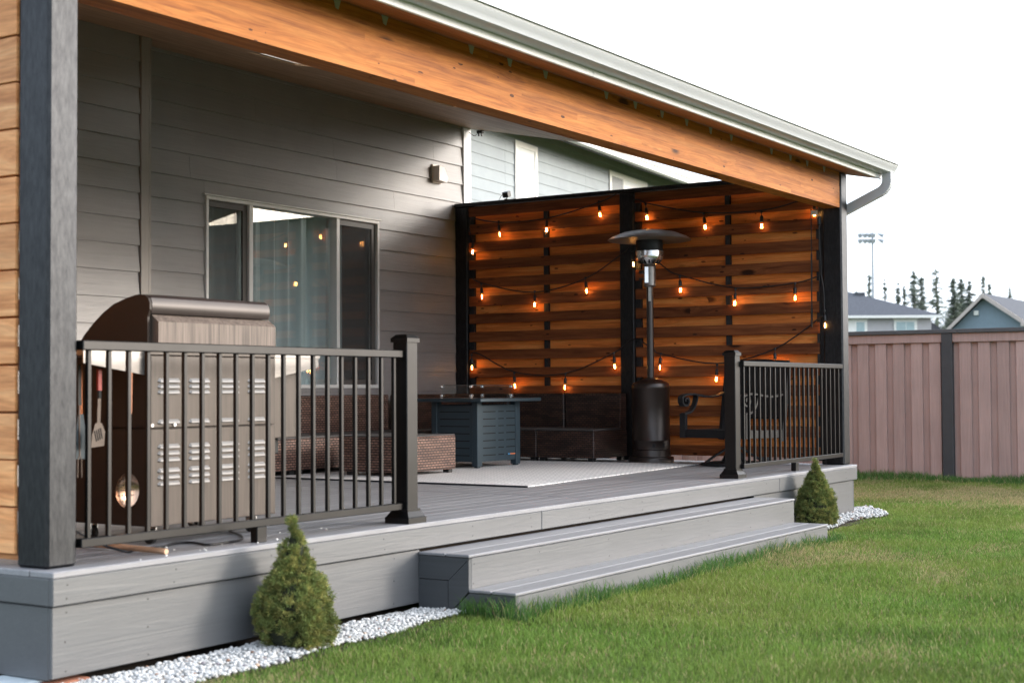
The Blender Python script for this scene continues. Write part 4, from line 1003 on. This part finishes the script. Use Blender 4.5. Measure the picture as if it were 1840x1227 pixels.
# ------------------------------------------------------------------ dwarf spruces
def spruce(label, cx, cy, zb, H, lean, prof, seed):
    r = np.random.default_rng(seed)
    t = thing('dwarf_spruce', label, 'shrub', (cx, cy, zb), 'dwarf spruces in the pebble strip')
    ts, rs = zip(*prof); Vs, Fs, Cs = [], [], []; nb = 0
    mx = max(rs); lobes = []
    while len(lobes) < 210:
        hh = r.uniform(.03, 1)
        if r.random() < (np.interp(hh, ts, rs)+.02)/mx: lobes.append((hh, r.uniform(0, 2*np.pi)))
    for hh0, a0 in lobes:
      rad = np.interp(hh0, ts, rs); lr = .010 + .032*rad/mx*r.uniform(.6, 1.3); tone = r.uniform(.7, 1.25); push = r.uniform(.66, 1.04)
      for k in range(int(8+10*rad/mx)):
        v = r.normal(0, 1, 3); v /= np.linalg.norm(v); o_ = np.array([math.cos(a0), math.sin(a0), .45])
        if v@o_ < -.25: v = -v
        c = np.array([lean*(1-hh0)**2 + max(rad*push-lr*.5, 0)*math.cos(a0), max(rad*push-lr*.5, 0)*math.sin(a0), H*(1-hh0)]) + v*lr*np.array([1, 1, 1.25])
        hh = hh0; a = math.atan2(c[1], c[0]-lean*(1-hh0)**2)
        out = np.array([math.cos(a), math.sin(a), .55 + .5*(1-hh)]) + v*.8; out /= np.linalg.norm(out)
        n = 22; d = r.normal(0, 1, (n, 3)); d /= np.linalg.norm(d, axis=1, keepdims=True); d = d*.85 + out; d /= np.linalg.norm(d, axis=1, keepdims=True)
        L_ = r.uniform(.010, .018, (n, 1)); side = np.cross(d, r.normal(0, 1, (n, 3))); side /= np.linalg.norm(side, axis=1, keepdims=True)
        base = c + r.normal(0, .006, (n, 3)); tip = base + d*L_; wd = .0016
        Vs.append(np.stack([base-side*wd, base+side*wd, tip+side*wd*.5, tip-side*wd*.5], 1).reshape(-1, 3))
        Fs.append((np.arange(n)*4)[:, None]+np.array([[0, 1, 2, 3]])+nb); nb += 4*n
        g = np.array([.13, .168, .058]) if r.random() < .66 else np.array([.225, .225, .08]); g = g*tone*r.uniform(.8, 1.15)
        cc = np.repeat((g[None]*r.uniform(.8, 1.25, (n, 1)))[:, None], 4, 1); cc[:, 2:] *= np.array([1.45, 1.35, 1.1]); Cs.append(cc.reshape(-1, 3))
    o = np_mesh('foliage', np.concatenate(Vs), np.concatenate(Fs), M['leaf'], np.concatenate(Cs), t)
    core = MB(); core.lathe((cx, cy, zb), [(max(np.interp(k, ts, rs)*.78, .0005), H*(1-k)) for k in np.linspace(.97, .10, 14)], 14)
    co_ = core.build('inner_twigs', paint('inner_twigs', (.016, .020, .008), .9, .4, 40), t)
    tr = MB(); tr.tube([(cx, cy, zb-.01), (cx, cy, zb+H*.5)], [.012, .006], 8); tr.build('trunk', M['bark'], t)
spruce('larger dwarf spruce, standing in the pebbles left of the deck steps', 1.205, -.185, GZ-.008, .604, -.03, [(0, .006), (.08, .014), (.15, .030), (.22, .045), (.30, .060), (.38, .085), (.46, .112), (.54, .142), (.62, .165), (.72, .172), (.82, .168), (.90, .150), (.97, .115), (1, .07)], 4)
spruce('smaller dwarf spruce, standing at the right end of the deck steps', 7.63, -.165, GZ+.02, .565, -.012, [(0, .006), (.08, .012), (.16, .026), (.24, .045), (.34, .072), (.44, .100), (.54, .126), (.66, .148), (.78, .160), (.88, .155), (.95, .125), (1, .08)], 9)

# ------------------------------------------------------------------ back fence
fe = thing('fence', 'mauve brown board fence with charcoal posts and cap beyond the lawn', 'fence', (14.3, 1, GZ))
fx = 14.3
ps = [0.675-2.42*2, .675-2.42, .675, .675+2.42, .675+2.42*2, .675+2.42*3]
for i, y in enumerate(ps):
    p = MB(); p.box(fx-.065, y-.065, GZ-.1, fx+.06, y+.065, 1.355, .004); p.build('post', M['fencetop'], fe)
    if i+1 < len(ps):
        a, c = y+.067, ps[i+1]-.067; b = MB(); k = MB(); w0, w1 = .142, .085; q = a+.0
        p = MB(); p.box(fx-.045, a, 1.245, fx-.008, c, 1.353, .003); p.build('top_rail', M['fence'], fe)
        b.box(fx+.014, a, GZ-.05, fx+.034, c, 1.33)
        q = a+.02
        while q < c:
            b.box(fx-.024, q, GZ-.05, fx+.012, min(q+w0, c), 1.243, .003); q += w0+w1+random.uniform(-.004, .004)
        b.build('board_panel', M['fence'], fe)
p = MB()
q = ps[0]-.1
while q < ps[-1]: p.box(fx-.075, q, 1.356, fx+.085, q+2.4, 1.405+random.uniform(-.002, .004), .004); q += 2.402
p.build('cap', M['fencecap'], fe)

# ------------------------------------------------------------------ neighbour's house
th = R_(6.6); A0 = Vector((14.249, 7.774, 0)); u = Vector((math.cos(th), math.sin(th), 0)); nn = Vector((-u.y, u.x, 0))
def npt(s, d, z): p = A0 + u*s + nn*d; return (p.x, p.y, z)
def nbox(mb, s0, s1, d0, d1, z0, z1):
    mb.add([npt(s, d, z) for z in (z0, z1) for d in (d0, d1) for s in (s0, s1)], [(0,2,3,1),(4,5,7,6),(0,1,5,4),(1,3,7,5),(3,2,6,7),(2,0,4,6)])
nb_ = thing('neighbor_house', 'pale blue grey house with white windows rising behind the cedar screen', 'house', npt(4, 0, GZ))
mb = MB(); z = GZ; ex = .179; z = 3.549-ex*22
while z < 4.95:
    for s0, s1 in ((-4, 1.2), (1.203, 4.4), (4.403, 9.4)):
        a, c = z, z+ex
        mb.add([npt(s, d, zz) for s in (s0, s1) for d, zz in ((-.014, a), (-.003, c), (.02, c), (.02, a))], [(0,1,5,4),(1,2,6,5),(2,3,7,6),(3,0,4,7),(0,3,2,1),(4,5,6,7)])
    z += ex
mb.build('siding', M['nsiding'], nb_)
mb = MB(); nbox(mb, -4, 9.39, .021, 8, GZ, 4.95); mb.build('wall', M['ndark'], nb_)
def nwin(s0, s1, z0, z1, mull=()):
    f = MB(); w = .09
    nbox(f, s0, s1, -.035, -.0145, z1-w, z1); nbox(f, s0, s1, -.035, -.0145, z0, z0+w); nbox(f, s0, s0+w, -.035, -.0145, z0+w, z1-w); nbox(f, s1-w, s1, -.035, -.0145, z0+w, z1-w)
    for q in mull: nbox(f, q-.03, q+.03, -.033, -.0145, z0+w, z1-w)
    fo = f.build('window', M['trimwhite'], nb_)
    g = MB(); nbox(g, s0+w, s1-w, -.0185, -.0148, z0+w, z1-w); g.build('pane', M['npane'], fo)
t = NT('white_sky_reflection'); t.col((.80, .82, .82)); M['npane'] = t.set(.12, 0, .6)  # near-white pane colour stands in for the reflected sky
nwin(1.53, 2.36, 3.2, 4.66); nwin(5.48, 7.40, 3.4, 4.70, (6.18,))
g = MB(); nbox(g, 5.60, 6.12, -.0225, -.0190, 3.5, 4.6); g.build('blind', paint('grey_blind', (.22, .23, .24), .6, .3, 30, 0, .5, 0, 60, (.1, .1, 20)), nb_)
e = MB()
e.add([npt(s, d, z) for s in (-4.3, 9.75) for d, z in ((-.56, 4.70), (.02, 4.93), (.02, 4.99), (-.56, 4.76))], [(0,1,5,4),(1,2,6,5),(2,3,7,6),(3,0,4,7),(0,3,2,1),(4,5,6,7)]); e.build('eave', M['ndark'], nb_)
e = MB(); nbox(e, -4.3, 9.75, -.68, -.562, 4.72, 4.84); nbox(e, -4.3, 9.75, -.70, -.68, 4.81, 4.845); e.build('gutter', M['gutter2'], nb_)
e = MB(); e.add([npt(s, d, z) for s in (-4.3, 9.75) for d, z in ((-.66, 4.842), (4, 6.3), (8.3, 4.83))], [(0,1,4,3),(1,2,5,4),(0,2,1),(3,4,5)]); e.build('roof', M['roof'], nb_)
# ------------------------------------------------------------------ distant houses
rr = Vector((.5404, -.8414, 0)); ww = Vector((.8411, .54, 0))
def dpt(o_, s, d, z): p = o_ + rr*s + ww*d; return (p.x, p.y, z)
def dbox(mb, o_, s0, s1, d0, d1, z0, z1): mb.add([dpt(o_, s, d, z) for z in (z0, z1) for d in (d0, d1) for s in (s0, s1)], [(0,2,3,1),(4,5,7,6),(0,1,5,4),(1,3,7,5),(3,2,6,7),(2,0,4,6)])
EA = Vector((70.966, 17.535, 0)); ha = thing('hip_roof_house', 'pale house with dark hip roof beyond the fence, nearest the deck post', 'house', dpt(EA, -4, 0, GZ))
b = MB(); dbox(b, EA, -7.6, -.33, .33, 7, GZ, 4.22); b.build('wall', M['hsid'], ha)
b = MB(); ap = dpt(EA, -3.95, 3.85, 5.86); ap0 = dpt(EA, -4.1, 3.85, 5.86)
e4 = [dpt(EA, 0.1, -.1, 4.345), dpt(EA, 0.1, 7.8, 4.345), dpt(EA, -8, 7.8, 4.345), dpt(EA, -8, -.1, 4.345)]
b.add(e4+[ap, ap0], [(0, 1, 4), (1, 2, 5, 4), (2, 3, 5), (3, 0, 4, 5), (0, 3, 2, 1)]); b.build('roof', M['roof'], ha)
b = MB(); dbox(b, EA, -3.55, -3.05, 3.0, 3.4, 5.50, 5.72); b.build('roof_vent', M['ndark'], ha)
b = MB(); dbox(b, EA, -8, .12, -.13, 0, 4.21, 4.342); b.build('fascia', M['trimwhite'], ha)
for s0, s1 in ((-5.6, -3.62), (-2.25, -1.07)):
    f = MB(); dbox(f, EA, s0, s1, .27, .329, 2.7, 4.15); dbox(f, EA, s0-.06, s1+.06, .25, .329, 4.151, 4.205); fo = f.build('window', M['trimwhite'], ha)
    g = MB(); dbox(g, EA, s0+.12, s0+.60, .262, .269, 2.8, 4.02); dbox(g, EA, s1-.55, s1-.14, .262, .269, 2.8, 4.02); g.build('pane', M['hglass'], fo)
b = MB(); b.add([dpt(EA, s, d, z) for s, d, z in ((-.32, 1, 4.2), (-.32, 5, 4.2), (.95, 5, 3.2), (.95, 1, 3.2), (-.32, 1, 3.1), (-.32, 5, 3.1))], [(0,3,2,1),(0,4,3),(1,2,5),(3,4,5,2),(0,1,5,4)]); b.build('lower_roof', M['roof'], ha)
b = MB(); dbox(b, EA, -.32, .6, 1.2, 4.8, GZ, 3.09); b.build('side_wall', M['hsid'], ha)
PB = Vector((56.938, 11.60, 0)); gd = (rr*.84 - ww*.54); rd = (rr*.54 + ww*.84)
def bpt(s, d, z): p = PB + gd*s + rd*d; return (p.x, p.y, z)
hb = thing('gable_house', 'blue house with tan rake trim and dark roof beyond the fence on the right', 'house', bpt(0, 0, GZ))
zl = lambda s: 4.40 - abs(s)*(.95 if s < 0 else .70)
b = MB(); b.add([bpt(s, d, z) for d in (.25, 9) for s, z in ((0, 4.33), (-3.4, 4.33-3.4*.95), (-3.4, GZ), (1.5, GZ), (1.5, 4.33-1.05))], [(0,1,2,3,4),(9,8,7,6,5),(0,5,6,1),(1,6,7,2),(3,8,9,4),(4,9,5,0)]); b.build('wall', M['bsid'], hb)
b = MB()
for s1, kk in ((-3.7, .95), (1.75, .70)):
    z1 = 4.40-abs(s1)*kk
    b.add([bpt(0, -.05, 4.41), bpt(s1, -.05, z1), bpt(s1, 9.3, z1), bpt(0, 9.3, 4.41), bpt(0, -.05, 4.50), bpt(s1, -.05, z1+.09), bpt(s1, 9.3, z1+.09), bpt(0, 9.3, 4.50)], [(0,1,2,3),(7,6,5,4),(0,4,5,1),(1,5,6,2),(2,6,7,3)])
b.build('roof', M['roof'], hb)
b = MB()
for s1, kk in ((-3.7, .95), (1.75, .70)):
    z1 = 4.40-abs(s1)*kk
    b.add([bpt(0, d, 4.49) for d in (-.12, -.055)] + [bpt(s1, d, z1+.08) for d in (-.12, -.055)] + [bpt(0, d, 4.31) for d in (-.12, -.055)] + [bpt(s1, d, z1-.10) for d in (-.12, -.055)], [(0,4,6,2),(1,3,7,5),(0,2,3,1),(4,5,7,6),(2,6,7,3),(0,1,5,4)])
b.build('rake_trim', M['tan'], hb)
b = MB(); b.add([bpt(s, d, z) for z in (3.10, 3.22) for d in (-.3, 9.3) for s in (1.55, 1.95)], [(0,2,3,1),(4,5,7,6),(0,1,5,4),(1,3,7,5),(3,2,6,7),(2,0,4,6)]); b.build('gutter', M['tan'], hb)
b = MB(); b.add([bpt(s, d, z) for z in (3.62, 3.80) for d in (.15, .249) for s in (-.42, -.24)], [(0,2,3,1),(4,5,7,6),(0,1,5,4),(1,3,7,5),(3,2,6,7),(2,0,4,6)]); b.build('gable_vent', M['trimwhite'], hb)

# ------------------------------------------------------------------ floodlight mast
PM = Vector((142.0, 45.27, 0)); mast = thing('floodlight_mast', 'tall grey sports floodlight mast behind the far houses', 'floodlight mast', (PM.x, PM.y, GZ))
b = MB(); b.tube([(PM.x, PM.y, GZ), (PM.x, PM.y, 10), (PM.x, PM.y, 16.5)], [.20, .15, .10], 10); b.build('pole', M['galv'], mast)
for z in (16.2, 15.62):
    b = MB(); b.tube([dpt(PM, -1.5, 0, z+.12), dpt(PM, .95, 0, z+.12)], .05, 6); b.build('crossarm', M['galv'], mast)
    for s in (-1.35, -.85, -.40, .0, .85):
        b = MB(); c = Vector(dpt(PM, s, 0, z)); d = Vector((-.55, -.5, -.35)).normalized() if s < .5 else Vector((.2, -.8, -.35)).normalized()
        b.tube([tuple(c-d*.28), tuple(c-d*.05), tuple(c+d*.30)], [.07, .15, .24], 10); b.build('floodlight', M['galv'], mast)

# ------------------------------------------------------------------ conifers
def conifer(i, px, depth, top, width, dens, label, seed):
    r = np.random.default_rng(seed); f = 2643.4
    base = Vector((-3.857, -4.597, .7)) + (fwd*1.0 + right*((px-920)/f) )*depth
    bx, by = base.x, base.y; H = top - GZ
    t = thing('conifer', label, 'tree', (bx, by, GZ), 'tall conifers behind the far houses')
    tr = MB(); tr.tube([(bx, by, GZ), (bx+.05*width, by, GZ+H*.6), (bx, by, top)], [.24, .14, .02], 7); tr.build('trunk', M['bark'], t)
    Vs, Fs, Cs, nb = [], [], [], 0
    NB = int(235*dens)
    for k in range(NB):
        h = r.uniform(.015, .85)**.85; L = width*.5*min(1, (.06+h**.8*1.05))*r.uniform(.35, 1.15); a = r.uniform(0, 6.28)
        if r.random() < .15: continue
        z0 = top-h*H*.92; droop = r.uniform(-.45, .05); n = int(16+46*L)
        u_ = r.uniform(.05, 1, n)**.8; c = np.stack([math.cos(a)*L*u_, math.sin(a)*L*u_, z0-GZ+droop*L*u_*u_], 1) + r.normal(0, .07+.03*L, (n, 3))*np.array([1, 1, .6])
        s = r.uniform(.06, .15, (n, 1))*(1-.4*u_[:, None]); d1 = r.normal(0, 1, (n, 3)); d1 /= np.linalg.norm(d1, axis=1, keepdims=True); d2 = np.cross(d1, r.normal(0, 1, (n, 3))); d2 /= np.linalg.norm(d2, axis=1, keepdims=True)
        Vs.append(np.stack([c-d1*s, c+d2*s*.5, c+d1*s, c-d2*s*.5], 1).reshape(-1, 3)); Fs.append((np.arange(n)*4)[:, None]+np.array([[0,1,2,3]])+nb); nb += 4*n
        g = np.array([.13, .155, .125])*r.uniform(.6, 1.5); Cs.append(np.repeat(g[None], 4*n, 0)*r.uniform(.8, 1.2, (4*n, 1)))  # needles paled in colour to imitate the bright veil over far trees
    np_mesh('crown', np.concatenate(Vs), np.concatenate(Fs), M['conifer'], np.concatenate(Cs), t)
TR = [(1539, 175, 12.4, 1.4, .4, 'lowest tip of a conifer just right of the deck post'), (1563, 168, 13.9, 3.0, .8, 'slim conifer right behind the floodlight mast'), (1591, 172, 13.9, 2.4, .5, 'sparse thin conifer first to the right of the floodlight mast'),
      (1615, 170, 13.0, 2.6, .8, 'left one of two short conifers above the hip roof'), (1626, 176, 13.1, 2.8, .9, 'right one of two short conifers above the hip roof'), (1643.5, 168, 14.4, 4.2, 1.4, 'left trunk of the tall bushy conifer pair above the hip roof edge'), (1657, 172, 13.8, 4.4, 1.5, 'right trunk of the bushy conifer pair above the hip roof edge'),
      (1684, 165, 14.6, 5.0, .8, 'tallest conifer, bare-trunked with open branches, between the two far houses'), (1714, 170, 13.5, 4.6, 1.7, 'dense conifer left of the blue gable'), (1728, 176, 13.9, 5.4, 1.8, 'dense conifer touching the left rake of the blue gable'),
      (1743, 172, 13.4, 4.8, 1.5, 'dense broad conifer just left of the gable peak'), (1768, 174, 14.3, 3.6, .9, 'conifer rising directly behind the gable peak'), (1779, 171, 12.9, 2.8, .7, 'short conifer just right of the gable peak'), (1816, 178, 13.0, 3.2, .8, 'rightmost conifer above the dark gable roof'),
      (1672, 185, 9.0, 5.0, 1.5, 'low bushy conifer beside the hip roof right edge'), (1703, 185, 9.5, 5.5, 1.6, 'low bushy conifer left of the blue house')]
for i, (px, dp, top, wd, dn, lb) in enumerate(TR): conifer(i, px, dp, top, wd, dn, lb, 100+i)
